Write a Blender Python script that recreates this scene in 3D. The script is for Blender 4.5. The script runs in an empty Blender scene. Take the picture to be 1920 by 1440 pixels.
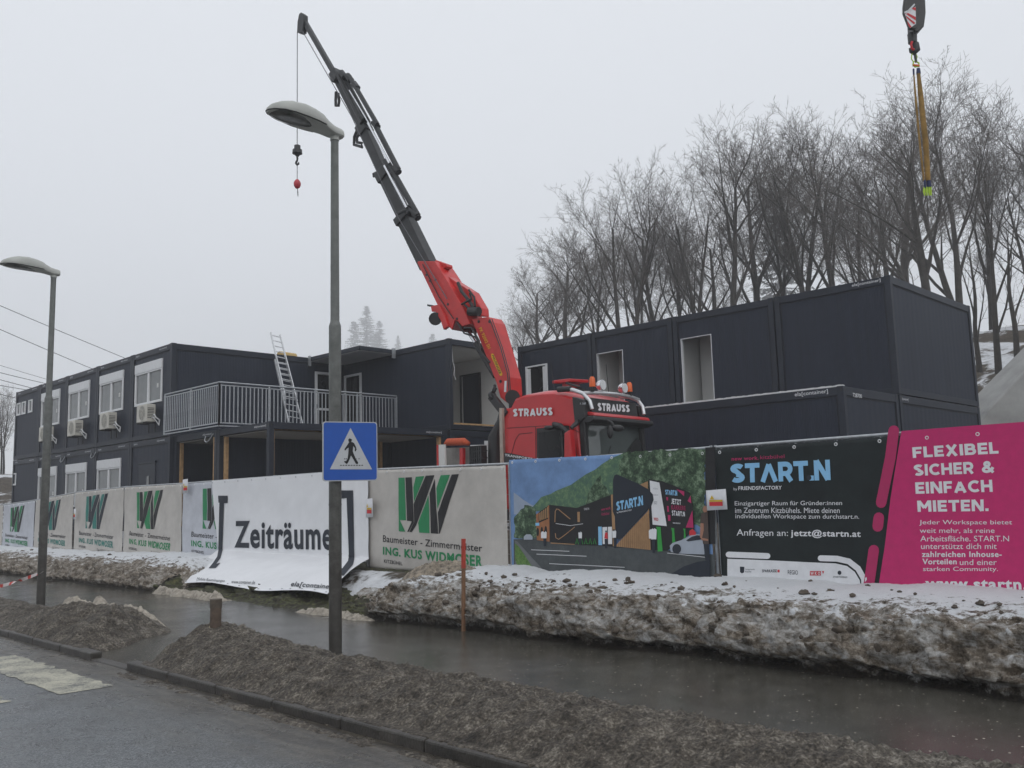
import bpy, bmesh, math, random
from mathutils import Vector, Matrix, noise as N
random.seed(7)
sc = bpy.context.scene
col = sc.collection
R_ = math.radians
# ------------------------------------------------------------------ camera
H = 1.7
F_PX = 1681.355
WX = Vector((0.70495677, -0.07259376, -0.70552540))     # world axes written in camera axes
WY = Vector((-0.70873987, -0.10983396, -0.69686749))
WZ = Vector((-0.02690241, 0.99129544, -0.12887829))
cam_d = bpy.data.cameras.new('camera')
cam_d.sensor_width = 36.0
cam_d.lens = 36.0 * F_PX / 1920.0
cam_d.clip_start = 0.1
cam_d.clip_end = 2000
cam = bpy.data.objects.new('camera', cam_d)
col.objects.link(cam)
cam.matrix_world = Matrix(((WX.x, WX.y, WX.z, 0), (WY.x, WY.y, WY.z, 0), (WZ.x, WZ.y, WZ.z, H), (0, 0, 0, 1)))
sc.camera = cam
EYE = Vector((0, 0, H))
# ------------------------------------------------------------------ world and sun: foggy overcast
SUN_EL, SUN_ROT = R_(38), R_(200)
w = bpy.data.worlds.new('World'); sc.world = w; w.use_nodes = True
nt = w.node_tree; nt.nodes.clear()
sky = nt.nodes.new('ShaderNodeTexSky'); sky.sky_type = 'NISHITA'; sky.sun_disc = False
sky.sun_elevation = SUN_EL; sky.sun_rotation = SUN_ROT
mx = nt.nodes.new('ShaderNodeMix'); mx.data_type = 'RGBA'; mx.inputs[0].default_value = 0.93
mx.inputs[7].default_value = (6.0, 6.2, 6.5, 1)
bg = nt.nodes.new('ShaderNodeBackground'); bg.inputs[1].default_value = 0.15
wo = nt.nodes.new('ShaderNodeOutputWorld')
nt.links.new(sky.outputs[0], mx.inputs[6]); nt.links.new(mx.outputs[2], bg.inputs[0]); nt.links.new(bg.outputs[0], wo.inputs[0])
sd = bpy.data.lights.new('sun', 'SUN'); sd.energy = 0.6; sd.angle = R_(35); sd.color = (1, .97, .93)
so = bpy.data.objects.new('sun', sd); col.objects.link(so)
so.rotation_euler = (R_(90) - SUN_EL, 0, math.pi - SUN_ROT)
sc.view_settings.view_transform = 'Standard'; sc.view_settings.look = 'None'
sc.view_settings.exposure = 0.1; sc.view_settings.gamma = 1.0
try: sc.view_settings.use_curve_mapping = False
except Exception: pass
sc.render.engine = 'CYCLES'
sc.cycles.use_denoising = True
sc.cycles.max_bounces = 6; sc.cycles.diffuse_bounces = 3; sc.cycles.glossy_bounces = 3
sc.cycles.volume_bounces = 1; sc.cycles.transmission_bounces = 4; sc.cycles.transparent_max_bounces = 8

# ------------------------------------------------------------------ survey helpers (photo bearings onto real planes)
def ray(px, py):
    c = Vector((px - 960, -(py - 720), -F_PX)) / F_PX
    return Vector((WX.dot(c), WY.dot(c), WZ.dot(c)))
def onplane(px, py, p0, n):
    r = ray(px, py)
    return EYE + r * ((Vector(p0) - EYE).dot(Vector(n)) / r.dot(Vector(n)))
def onx(px, py, x): return onplane(px, py, (x, 0, 0), (1, 0, 0))
def ony(px, py, y): return onplane(px, py, (0, y, 0), (0, 1, 0))
def onz(px, py, z): return onplane(px, py, (0, 0, z), (0, 0, 1))
def atd(px, py, d): return onplane(px, py, (.7131 * d, .7011 * d, 0), (.7131, .7011, 0))
def lerp(a, b, t): return a + (b - a) * t
def sstep(a, b, x):
    t = max(0., min(1., (x - a) / (b - a))); return t * t * (3 - 2 * t)
def fbm(x, y, z=0., o=4, s=1.):
    return N.fractal(Vector((x * s, y * s, z * s)), .9, 2.1, o)

# ------------------------------------------------------------------ object helpers
def tag(o, label=None, cat=None, group=None, kind=None):
    if label: o['label'] = label
    if cat: o['category'] = cat
    if group: o['group'] = group
    if kind: o['kind'] = kind
    return o
def empty(name, loc=(0, 0, 0), rz=0.):
    o = bpy.data.objects.new(name, None); col.objects.link(o)
    o.location = loc; o.rotation_euler = (0, 0, rz); o.empty_display_size = .2
    return o
def thing(name, label, cat, loc=(0, 0, 0), rz=0., group=None):
    return tag(empty(name, loc, rz), label, cat, group)
def children(o): return [c for c in bpy.data.objects if c.parent == o]
def copy_tree(o, parent=None):
    c = o.copy(); col.objects.link(c)
    if parent: c.parent = parent
    for ch in children(o): copy_tree(ch, c)
    return c

class MB:
    def __init__(s): s.v = []; s.f = []; s.off = Vector((0, 0, 0))
    def add(s, vs, fs):
        b = len(s.v); s.v += [tuple(Vector(p)) for p in vs]; s.f += [tuple(b + i for i in f) for f in fs]; return s
    def box(s, a, b):
        x0, x1 = sorted((a[0], b[0])); y0, y1 = sorted((a[1], b[1])); z0, z1 = sorted((a[2], b[2]))
        return s.add([(x0, y0, z0), (x1, y0, z0), (x1, y1, z0), (x0, y1, z0), (x0, y0, z1), (x1, y0, z1), (x1, y1, z1), (x0, y1, z1)],
                     [(0, 3, 2, 1), (4, 5, 6, 7), (0, 1, 5, 4), (1, 2, 6, 5), (2, 3, 7, 6), (3, 0, 4, 7)])
    def beam(s, p, q, w_, h_, side=(1, 0, 0), w2=None, h2=None):
        """box from p to q; w_ along `side`, h_ across"""
        p, q = Vector(p), Vector(q); d = (q - p).normalized(); a = Vector(side); a = (a - d * a.dot(d)).normalized(); b = d.cross(a)
        w2 = w_ if w2 is None else w2; h2 = h_ if h2 is None else h2
        vs = []
        for c, ww, hh in ((p, w_, h_), (q, w2, h2)):
            for sa, sb in ((-1, -1), (1, -1), (1, 1), (-1, 1)): vs.append(c + a * ww * .5 * sa + b * hh * .5 * sb)
        return s.add(vs, [(0, 3, 2, 1), (4, 5, 6, 7), (0, 1, 5, 4), (1, 2, 6, 5), (2, 3, 7, 6), (3, 0, 4, 7)])
    def tube(s, pts, r, n=8, caps=True):
        pts = [Vector(p) for p in pts]; rs = r if isinstance(r, (list, tuple)) else [r] * len(pts)
        b = len(s.v); prev = None
        for i, p in enumerate(pts):
            d = (pts[min(i + 1, len(pts) - 1)] - pts[max(i - 1, 0)]).normalized()
            a = prev if prev is not None else (Vector((0, 0, 1)) if abs(d.z) < .9 else Vector((1, 0, 0)))
            a = a - d * a.dot(d); a = a.normalized() if a.length > 1e-6 else d.orthogonal().normalized(); prev = a; c = d.cross(a)
            for k in range(n):
                t = 2 * math.pi * k / n
                s.v.append(tuple(p + (a * math.cos(t) + c * math.sin(t)) * rs[i]))
        for i in range(len(pts) - 1):
            for k in range(n):
                k2 = (k + 1) % n; s.f.append((b + i * n + k, b + i * n + k2, b + (i + 1) * n + k2, b + (i + 1) * n + k))
        if caps and n > 3:
            s.f.append(tuple(b + k for k in reversed(range(n)))); e = b + (len(pts) - 1) * n; s.f.append(tuple(e + k for k in range(n)))
        return s
    def prism(s, poly, ext):
        """closed polygon of 3-D points swept by vector ext"""
        n = len(poly); e = Vector(ext); vs = [Vector(p) for p in poly] + [Vector(p) + e for p in poly]
        fs = [tuple(reversed(range(n))), tuple(range(n, 2 * n))] + [(i, (i + 1) % n, n + (i + 1) % n, n + i) for i in range(n)]
        return s.add(vs, fs)
    def ball(s, c, r, n=10, m=7, sc3=(1, 1, 1), jitter=0.):
        c = Vector(c); vs = []; fs = []
        for i in range(m + 1):
            ph = math.pi * i / m
            for k in range(n):
                th = 2 * math.pi * k / n; rr = r * (1 + random.uniform(-jitter, jitter))
                vs.append(c + Vector((math.sin(ph) * math.cos(th) * sc3[0], math.sin(ph) * math.sin(th) * sc3[1], math.cos(ph) * sc3[2])) * rr)
        for i in range(m):
            for k in range(n):
                k2 = (k + 1) % n; fs.append((i * n + k, (i + 1) * n + k, (i + 1) * n + k2, i * n + k2))
        return s.add(vs, fs)
    def build(s, name, mat, parent=None, smooth=None, bevel=0., seg=2):
        me = bpy.data.meshes.new(name); me.from_pydata(s.v, [], s.f); me.validate(clean_customdata=False)
        bm = bmesh.new(); bm.from_mesh(me); bmesh.ops.recalc_face_normals(bm, faces=bm.faces); bm.to_mesh(me); bm.free()
        me.materials.append(mat)
        if smooth is not None:
            me.shade_smooth()
            try: me.set_sharp_from_angle(angle=R_(smooth))
            except Exception: pass
        o = bpy.data.objects.new(name, me); col.objects.link(o)
        if parent: o.parent = parent
        if bevel:
            m = o.modifiers.new('edge', 'BEVEL'); m.width = bevel; m.segments = seg; m.limit_method = 'ANGLE'; m.angle_limit = R_(40)
        return o

# ------------------------------------------------------------------ materials
def new_mat(name):
    m = bpy.data.materials.new(name); m.use_nodes = True
    return m, m.node_tree, m.node_tree.nodes['Principled BSDF']
def nd(t, typ, **kw):
    n = t.nodes.new(typ)
    for k, v in kw.items(): setattr(n, k, v)
    return n
def coords(t, kind='Object'):
    if kind == 'World': return nd(t, 'ShaderNodeNewGeometry').outputs['Position']
    return nd(t, 'ShaderNodeTexCoord').outputs[kind]
def nz(t, vec, scale, detail=4, rough=.6, dist=0.):
    n = nd(t, 'ShaderNodeTexNoise'); n.inputs['Scale'].default_value = scale; n.inputs['Detail'].default_value = detail
    n.inputs['Roughness'].default_value = rough; n.inputs['Distortion'].default_value = dist
    t.links.new(vec, n.inputs['Vector']); return n.outputs['Fac']
def ramp(t, fac, stops):
    n = nd(t, 'ShaderNodeValToRGB'); e = n.color_ramp.elements
    e[0].position, e[0].color = stops[0][0], tuple(stops[0][1]) + (1,); e[1].position, e[1].color = stops[-1][0], tuple(stops[-1][1]) + (1,)
    for p, c in stops[1:-1]: x = e.new(p); x.color = tuple(c) + (1,)
    t.links.new(fac, n.inputs[0]); return n.outputs[0]
def mapr(t, v, a, b, c=0., d=1.):
    n = nd(t, 'ShaderNodeMapRange'); n.inputs[1].default_value = a; n.inputs[2].default_value = b; n.inputs[3].default_value = c; n.inputs[4].default_value = d
    t.links.new(v, n.inputs[0]); return n.outputs[0]
def mixc(t, fac, a, b):
    n = nd(t, 'ShaderNodeMix', data_type='RGBA')
    for i, v in ((0, fac), (6, a), (7, b)):
        if hasattr(v, 'links') or hasattr(v, 'node'): t.links.new(v, n.inputs[i])
        else: n.inputs[i].default_value = v if i == 0 else tuple(v) + (1,)
    return n.outputs[2]
def mth(t, op, a, b=None):
    n = nd(t, 'ShaderNodeMath', operation=op)
    for i, v in enumerate((a, b)):
        if v is None: continue
        if hasattr(v, 'node'): t.links.new(v, n.inputs[i])
        else: n.inputs[i].default_value = v
    return n.outputs[0]
def bump(t, bs, h, strength=.3, dist=.01):
    n = nd(t, 'ShaderNodeBump'); n.inputs['Strength'].default_value = strength; n.inputs['Distance'].default_value = dist
    t.links.new(h, n.inputs['Height']); t.links.new(n.outputs[0], bs.inputs['Normal'])
def sepx(t, vec):
    n = nd(t, 'ShaderNodeSeparateXYZ'); t.links.new(vec, n.inputs[0]); return n.outputs
def simple(name, c, rough=.6, metal=0., var=.15, scale=6., spec=.5, bstr=0., bscale=40., coat=0.):
    m, t, b = new_mat(name); v = coords(t)
    n = nz(t, v, scale, 5, .65)
    lo = tuple(x * (1 - var) for x in c); hi = tuple(min(1, x * (1 + var)) for x in c)
    t.links.new(ramp(t, n, [(.3, lo), (.7, hi)]), b.inputs['Base Color'])
    b.inputs['Roughness'].default_value = rough; b.inputs['Metallic'].default_value = metal; b.inputs['Specular IOR Level'].default_value = spec
    if coat: b.inputs['Coat Weight'].default_value = coat; b.inputs['Coat Roughness'].default_value = .15
    if bstr: bump(t, b, nz(t, v, bscale, 4, .6), bstr, .01)
    return m
M = {}
def flat(name, c, rough=.7, var=.06):
    if name not in M: M[name] = simple(name, c, rough, 0, var, 9.)
    return M[name]
M['anth'] = simple('anthracite_steel', (.018, .023, .035), .5, 0, .18, 1.3, spec=.35)
M['galv'] = simple('galvanised_steel', (.42, .44, .46), .45, .55, .18, 14)
M['alu'] = simple('aluminium', (.66, .67, .68), .35, .6, .08, 10)
M['pvc'] = simple('white_window_plastic', (.72, .73, .74), .4, 0, .05, 5)
M['glass'] = simple('dim_window_glass', (.17, .18, .18), .12, 0, .2, 1.2, spec=.5)
M['darkglass'] = simple('dark_glass', (.008, .009, .010), .10, 0, .2, 2, spec=.28)
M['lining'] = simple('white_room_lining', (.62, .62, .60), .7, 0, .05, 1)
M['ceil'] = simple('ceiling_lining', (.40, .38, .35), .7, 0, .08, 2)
M['timber'] = simple('raw_timber', (.50, .31, .15), .7, 0, .25, 7)
M['acbeige'] = simple('beige_unit_casing', (.58, .56, .50), .5, 0, .06, 5)
M['acshade'] = simple('fan_guard', (.34, .33, .30), .6, 0, .1, 9)
M['black'] = simple('black_plastic', (.018, .018, .019), .5, 0, .2, 8)
M['red'] = simple('red_vehicle_paint', (.50, .010, .014), .33, 0, .10, 1.5, spec=.5, coat=.35)
M['cranered'] = simple('red_crane_paint', (.56, .020, .018), .42, 0, .16, 2.5, coat=.15)
M['boom'] = simple('weathered_dark_boom', (.026, .027, .029), .45, .2, .35, 3.5)
M['boomblack'] = simple('black_boom_fittings', (.02, .021, .023), .45, 0, .3, 6)
M['chrome'] = simple('polished_rod', (.75, .76, .78), .15, .95, .05, 6)
M['cable'] = simple('steel_cable', (.10, .10, .11), .5, .3, .2, 20)
M['lampgrey'] = simple('lamp_shell', (.42, .43, .40), .45, 0, .12, 5)
M['polegrey'] = simple('weathered_pole', (.105, .115, .108), .6, .15, .35, 5, bstr=.2, bscale=30)
M['lens'] = simple('lamp_lens', (.10, .105, .10), .15, 0, .5, 9)
M['orange'] = simple('amber_beacon', (.75, .13, .02), .2, 0, .1, 5)
M['whitepaint'] = flat('white_print', (.72, .73, .75))
M['brush'] = simple('orange_bristles', (.55, .10, .04), .9, 0, .4, 60, bstr=1, bscale=160)
M['bark'] = simple('bare_bark', (.045, .039, .033), .9, 0, .35, 3)
M['barkpale'] = simple('pale_bark', (.07, .062, .054), .9, 0, .3, 3)
M['twig'] = simple('fog_paled_twigs', (.10, .088, .077), .9, 0, .3, 1)  # paling by the fog is put into the twig colour
M['needle'] = simple('dark_needles', (.022, .034, .024), .8, 0, .4, 2)

m, t, b = new_mat('grimy_pole'); v = coords(t, 'World'); s_ = sepx(t, v); g1 = nz(t, v, 7, 6, .75)
hgt = mth(t, 'ADD', s_[2], mth(t, 'MULTIPLY', g1, 2.2))
cl = ramp(t, g1, [(.3, (.12, .13, .122)), (.7, (.19, .20, .19))]); dk_ = ramp(t, g1, [(.3, (.030, .027, .023)), (.7, (.075, .07, .062))])
t.links.new(mixc(t, mapr(t, hgt, 1.9, 5.2), dk_, cl), b.inputs['Base Color']); b.inputs['Roughness'].default_value = .55; bump(t, b, g1, .2, .01); M['polegrey'] = m

# profiled container sheet: fine vertical ribs plus faint dirt
m, t, b = new_mat('anthracite_ribbed_sheet'); v = coords(t)
s = sepx(t, v); u = mth(t, 'ADD', s[0], s[1])
rib = mth(t, 'SINE', mth(t, 'MULTIPLY', u, 2 * math.pi / .055))
rib2 = mth(t, 'SINE', mth(t, 'MULTIPLY', u, 2 * math.pi / .28))
cv = nd(t, 'ShaderNodeVectorMath', operation='MULTIPLY'); cv.inputs[1].default_value = (4, 4, .35); t.links.new(v, cv.inputs[0])
n1 = nz(t, cv.outputs[0], 1.5, 6, .7)
t.links.new(ramp(t, n1, [(.25, (.012, .0165, .029)), (.55, (.0175, .0235, .040)), (.8, (.028, .035, .052))]), b.inputs['Base Color'])
b.inputs['Roughness'].default_value = .55; b.inputs['Specular IOR Level'].default_value = .3
bump(t, b, mth(t, 'ADD', rib, mth(t, 'MULTIPLY', rib2, .8)), .45, .004); M['sheet'] = m

def cloth_mat(name, c, var=.1):
    m, t, b = new_mat(name); v = coords(t, 'World')
    n1 = nz(t, v, 1.6, 6, .7); lo = tuple(x * (1 - var * 1.6) for x in c); hi = tuple(min(1, x * (1 + var)) for x in c)
    t.links.new(ramp(t, n1, [(.3, lo), (.7, hi)]), b.inputs['Base Color'])
    b.inputs['Roughness'].default_value = .6; b.inputs['Specular IOR Level'].default_value = .25
    s = sepx(t, v); wv = mth(t, 'ADD', mth(t, 'SINE', mth(t, 'MULTIPLY', s[1], 500.)), mth(t, 'SINE', mth(t, 'MULTIPLY', s[2], 500.)))
    bump(t, b, wv, .08, .003)
    return m
M['clothgrey'] = cloth_mat('grey_banner_mesh', (.53, .505, .47))
M['clothblue'] = cloth_mat('cool_white_banner_mesh', (.54, .56, .61))
M['clothwhite'] = cloth_mat('white_tarpaulin', (.78, .79, .81), .04)
M['clothdark'] = cloth_mat('dark_print_mesh', (.016, .022, .023), .25)
M['clothsky'] = cloth_mat('printed_sky_blue', (.17, .29, .52), .2)

# asphalt of the road: greyer in the lane, wet and dirty toward the kerb
m, t, b = new_mat('asphalt'); v = coords(t, 'World'); s = sepx(t, v)
sk0 = nd(t, 'ShaderNodeVectorMath', operation='MULTIPLY'); sk0.inputs[1].default_value = (1, .25, 1); t.links.new(v, sk0.inputs[0])
edge = mth(t, 'ADD', s[0], mth(t, 'MULTIPLY', nz(t, sk0.outputs[0], 1.6, 6, .75), 1.3))
dirt = mapr(t, edge, 3.6, 4.6)
fine = nz(t, v, 70, 3, .85)
base = ramp(t, fine, [(.40, (.030, .035, .040)), (.5, (.078, .086, .094)), (.57, (.22, .235, .245))])
big = ramp(t, nz(t, v, 1.1, 5, .6), [(.3, (.75, .75, .75)), (.7, (1.1, 1.1, 1.1))])
mm = nd(t, 'ShaderNodeMix', data_type='RGBA', blend_type='MULTIPLY'); mm.inputs[0].default_value = 1
t.links.new(base, mm.inputs[6]); t.links.new(big, mm.inputs[7])
sk = nd(t, 'ShaderNodeVectorMath', operation='MULTIPLY'); sk.inputs[1].default_value = (1, .12, 1); t.links.new(v, sk.inputs[0])
brown = ramp(t, mth(t, 'ADD', mth(t, 'MULTIPLY', nz(t, v, 26, 6, .8), .5), mth(t, 'MULTIPLY', nz(t, sk.outputs[0], 14, 5, .7), .5)), [(.38, (.016, .014, .011)), (.48, (.045, .038, .029)), (.60, (.12, .105, .082))])
t.links.new(mixc(t, dirt, mm.outputs[2], brown), b.inputs['Base Color'])
t.links.new(mapr(t, nz(t, v, 2.2, 4, .6), .35, .65, .20, .45), b.inputs['Roughness'])
bump(t, b, mth(t, 'ADD', fine, mth(t, 'MULTIPLY', nz(t, v, 12, 4, .7), mth(t, 'MULTIPLY', dirt, 3.))), .5, .006); M['asphalt'] = m

# wet path with grit
m, t, b = new_mat('wet_path_asphalt'); v = coords(t, 'World')
vo = nd(t, 'ShaderNodeTexVoronoi'); vo.inputs['Scale'].default_value = 15; vo.inputs['Randomness'].default_value = 1
t.links.new(v, vo.inputs['Vector'])
dist = vo.outputs['Distance']; sel = sepx(t, vo.outputs['Color'])[0]
grit = mth(t, 'MULTIPLY', mth(t, 'LESS_THAN', dist, .13), mth(t, 'GREATER_THAN', sel, .72))
vo2 = nd(t, 'ShaderNodeTexVoronoi'); vo2.inputs['Scale'].default_value = 42; t.links.new(v, vo2.inputs['Vector'])
grit2 = mth(t, 'MULTIPLY', mth(t, 'LESS_THAN', vo2.outputs['Distance'], .16), mth(t, 'GREATER_THAN', sepx(t, vo2.outputs['Color'])[0], .88))
g = mth(t, 'MAXIMUM', grit, grit2)
base = ramp(t, nz(t, v, 3.0, 6, .7), [(.3, (.046, .043, .036)), (.7, (.085, .079, .066))])
t.links.new(mixc(t, g, base, (.55, .50, .42)), b.inputs['Base Color'])
rg = mapr(t, nz(t, v, .8, 4, .6), .25, .75, .07, .30)
t.links.new(rg, b.inputs['Roughness']); b.inputs['Specular IOR Level'].default_value = .5
bump(t, b, mth(t, 'ADD', nz(t, v, 120, 3, .8), mth(t, 'MULTIPLY', g, 1.5)), .22, .004); M['path'] = m

# old roadside snow: white on flat tops, grey-brown and icy on the cut face
def snow_mat(name, white_lo, white_hi, dirtbias, tint=(1, 1, 1)):
    m, t, b = new_mat(name); geo = nd(t, 'ShaderNodeNewGeometry'); v = geo.outputs['Position']; s = sepx(t, v)
    sv = nd(t, 'ShaderNodeVectorMath', operation='MULTIPLY'); sv.inputs[1].default_value = (1, 1, 2.6); t.links.new(v, sv.inputs[0]); st = sv.outputs[0]
    big = nz(t, v, 1.3, 5, .65); mid = nz(t, v, 7.5, 6, .75); fine = nz(t, v, 38, 6, .82); lay_ = nz(t, st, 2.4, 6, .68, .8)
    h = mth(t, 'ADD', s[2], mth(t, 'MULTIPLY', mth(t, 'SUBTRACT', mid, .5), 1.3))
    h = mth(t, 'ADD', h, mth(t, 'MULTIPLY', mth(t, 'SUBTRACT', big, .5), .85))
    h = mth(t, 'ADD', h, mth(t, 'MULTIPLY', mth(t, 'SUBTRACT', s[0], 9.2), .22))
    white = mapr(t, h, white_lo, white_hi)
    k = mth(t, 'ADD', mth(t, 'MULTIPLY', mid, .66), mth(t, 'MULTIPLY', fine, .34))
    dirt = ramp(t, k, [(.38, (.040, .030, .021)), (.45, (.125, .10, .072)), (.51, (.25, .21, .165)), (.58, (.43, .39, .335)), (.66, (.66, .64, .60))])
    ice = ramp(t, k, [(.38, (.13, .115, .095)), (.46, (.33, .31, .28)), (.54, (.53, .52, .50)), (.63, (.76, .77, .78))])
    c = mixc(t, mth(t, 'MULTIPLY', mapr(t, lay_, .46, .56), mapr(t, s[1], 14, 20, 1., .25)), dirt, ice)
    c = mixc(t, mapr(t, nz(t, st, 3.4, 5, .65, .5), .57, .66, 0, .7), c, (.09, .07, .048))
    wh = ramp(t, fine, [(.3, (.76, .78, .81)), (.7, (.90, .92, .94))])
    bot = mapr(t, mth(t, 'ADD', s[2], mth(t, 'MULTIPLY', mth(t, 'SUBTRACT', mid, .5), .3)), .045, .12)
    c = mixc(t, bot, mixc(t, mapr(t, fine, .4, .6), (.012, .009, .007), (.045, .035, .024)), c)
    t.links.new(mixc(t, white, c, wh), b.inputs['Base Color'])
    b.inputs['Roughness'].default_value = .75; b.inputs['Specular IOR Level'].default_value = .3
    bump(t, b, mth(t, 'ADD', mth(t, 'MULTIPLY', mid, 2.), mth(t, 'MULTIPLY', fine, 1.4)), .9, .03)
    return m
M['bank'] = snow_mat('old_snow_bank', .44, .56, 0)

# ploughed slush: dark, crumbly
m, t, b = new_mat('ploughed_slush'); geo = nd(t, 'ShaderNodeNewGeometry'); v = geo.outputs['Position']; s = sepx(t, v)
fine = nz(t, v, 42, 4, .68); mid = nz(t, v, 7, 6, .7); big = nz(t, v, 1.2, 3, .6)
k = mth(t, 'ADD', mth(t, 'MULTIPLY', fine, .55), mth(t, 'MULTIPLY', mid, .45))
dk = ramp(t, k, [(.38, (.015, .012, .009)), (.46, (.046, .038, .029)), (.54, (.105, .089, .070)), (.62, (.25, .225, .185))])
lt = ramp(t, k, [(.38, (.032, .027, .020)), (.46, (.11, .096, .077)), (.54, (.24, .22, .185)), (.63, (.48, .455, .41))])
hh = mth(t, 'ADD', mth(t, 'MULTIPLY', mth(t, 'SUBTRACT', s[0], 4.9), .9), mth(t, 'SUBTRACT', mth(t, 'MULTIPLY', big, 2.2), 1.15))
t.links.new(mixc(t, mapr(t, hh, 0, 1.3, 0, .5), dk, lt), b.inputs['Base Color'])
b.inputs['Roughness'].default_value = .7; b.inputs['Specular IOR Level'].default_value = .35
vv = nd(t, 'ShaderNodeTexVoronoi'); vv.inputs['Scale'].default_value = 38; t.links.new(v, vv.inputs['Vector'])
bump(t, b, mth(t, 'ADD', mth(t, 'SUBTRACT', fine, vv.outputs['Distance']), mth(t, 'MULTIPLY', mid, 1.2)), .7, .022); M['slush'] = m

# site ground and wooded slope
m, t, b = new_mat('thawing_ground'); geo = nd(t, 'ShaderNodeNewGeometry'); v = geo.outputs['Position']
a1 = nz(t, v, .35, 6, .7, .4); a2 = nz(t, v, 3, 6, .75)
soil = ramp(t, a2, [(.3, (.028, .021, .014)), (.55, (.075, .058, .040)), (.75, (.15, .12, .085))])
snow = ramp(t, a2, [(.3, (.55, .56, .58)), (.7, (.80, .82, .85))])
t.links.new(mixc(t, mapr(t, a1, .50, .56), soil, snow), b.inputs['Base Color']); b.inputs['Roughness'].default_value = .85
bump(t, b, a2, .8, .15); M['ground'] = m
m, t, b = new_mat('wet_grass_soil'); v = coords(t, 'World'); a2 = nz(t, v, 9, 6, .8)
t.links.new(ramp(t, a2, [(.38, (.012, .010, .007)), (.47, (.036, .029, .015)), (.54, (.050, .058, .018)), (.62, (.12, .115, .05))]), b.inputs['Base Color'])
b.inputs['Roughness'].default_value = .85; bump(t, b, a2, 1, .05); M['turf'] = m
M['kerb'] = simple('kerb_stone', (.042, .037, .031), .45, 0, .55, 5, bstr=.8, bscale=40)
m, t, b = new_mat('worn_cream_paint'); v = coords(t, 'World'); n1 = nz(t, v, 3.0, 7, .8); n2 = nz(t, v, 60, 3, .7)
t.links.new(ramp(t, mth(t, 'ADD', mth(t, 'MULTIPLY', n1, .6), mth(t, 'MULTIPLY', n2, .4)), [(.41, (.07, .075, .078)), (.455, (.22, .215, .175)), (.56, (.46, .44, .345))]), b.inputs['Base Color'])
b.inputs['Roughness'].default_value = .5; M['marking'] = m
M['concrete'] = simple('pale_concrete', (.30, .30, .29), .8, 0, .2, 1.2, bstr=.2, bscale=8)
M['clod'] = simple('earthy_clod', (.085, .068, .052), .85, 0, .5, 9, bstr=1, bscale=25)
M['stake'] = simple('weathered_wood', (.20, .105, .055), .8, 0, .3, 8)
M['postwood'] = simple('grey_brown_post', (.095, .068, .050), .8, 0, .5, 9)

# ------------------------------------------------------------------ terrain
def gz(x, y):
    if x < 8.9: return -.012
    z = .45 * sstep(8.9, 10.3, x) + .6 * sstep(11., 12.2, x)
    hill = max(0., (x - 29.6)) * .56
    hill = 9.5 * (1 - math.exp(-hill / 9.5)) * 1.28
    z += hill * (1 - .55 * sstep(60, 140, y))
    u_ = .7131 * x + .7011 * y; v_ = .7011 * x - .7131 * y + u_ * .122
    z += 92 * math.exp(-((u_ - 600) / 110) ** 2 - (v_ / 62) ** 2)
    z += 3.1 * sstep(45, 62, y) * sstep(9.5, 14, x)
    if x > 30: z += .55 * fbm(x, y, 0, 4, .12) + .18 * fbm(x, y, 5, 4, .6)
    elif y > 46: z += .25 * fbm(x, y, 0, 4, .4)
    return z
def spans(*seg):
    out = []
    for a, b_, st in seg:
        n = max(1, round((b_ - a) / st)); out += [a + (b_ - a) * i / n for i in range(n)]
    return out + [seg[-1][1]]
def grid(name, xs, ys, zf, mat, kind='structure', smooth=180):
    mb = MB()
    for y in ys:
        for x in xs: mb.v.append((x, y, zf(x, y)))
    nx = len(xs)
    for j in range(len(ys) - 1):
        for i in range(nx - 1): a = j * nx + i; mb.f.append((a, a + 1, a + nx + 1, a + nx))
    o = mb.build(name, mat, smooth=smooth); o['kind'] = kind
    return o
grid('ground', spans((-720, -20, 70), (-20, 8, 14), (8, 12.6, .25), (12.6, 29, 4), (29, 62, .55), (62, 720, 14)),
     spans((-720, -20, 70), (-20, 0, 4), (0, 45, .8), (45, 75, 1.2), (75, 720, 14)), gz, M['ground'])
grid('road', spans((-9, 2.5, 1), (2.5, 4.1, .1)), spans((-60, -1, 8), (-1, 14, .12), (14, 40, .5), (40, 140, 10)),
     lambda x, y: .004, M['asphalt'])
grid('path', spans((4.24, 8.6, .4)), spans((-60, -2, 8), (-2, 40, 1), (40, 140, 10)), lambda x, y: .0 + .006 * N.noise(Vector((x * .5, y * .5, 0))), M['path'])
# kerb stones
mb = MB(); y = -8.
while y < 60:
    if not (9.7 < y < 10.8):
        mb.box((4.10, y + .004, -.05), (4.235, y + .996, .088 + random.uniform(-.003, .003)))
    else: mb.box((4.10, y + .004, -.05), (4.235, y + .996, .022))
    y += 1.
k_ = mb.build('kerb', M['kerb'], bevel=.018); k_['kind'] = 'structure'
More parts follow.
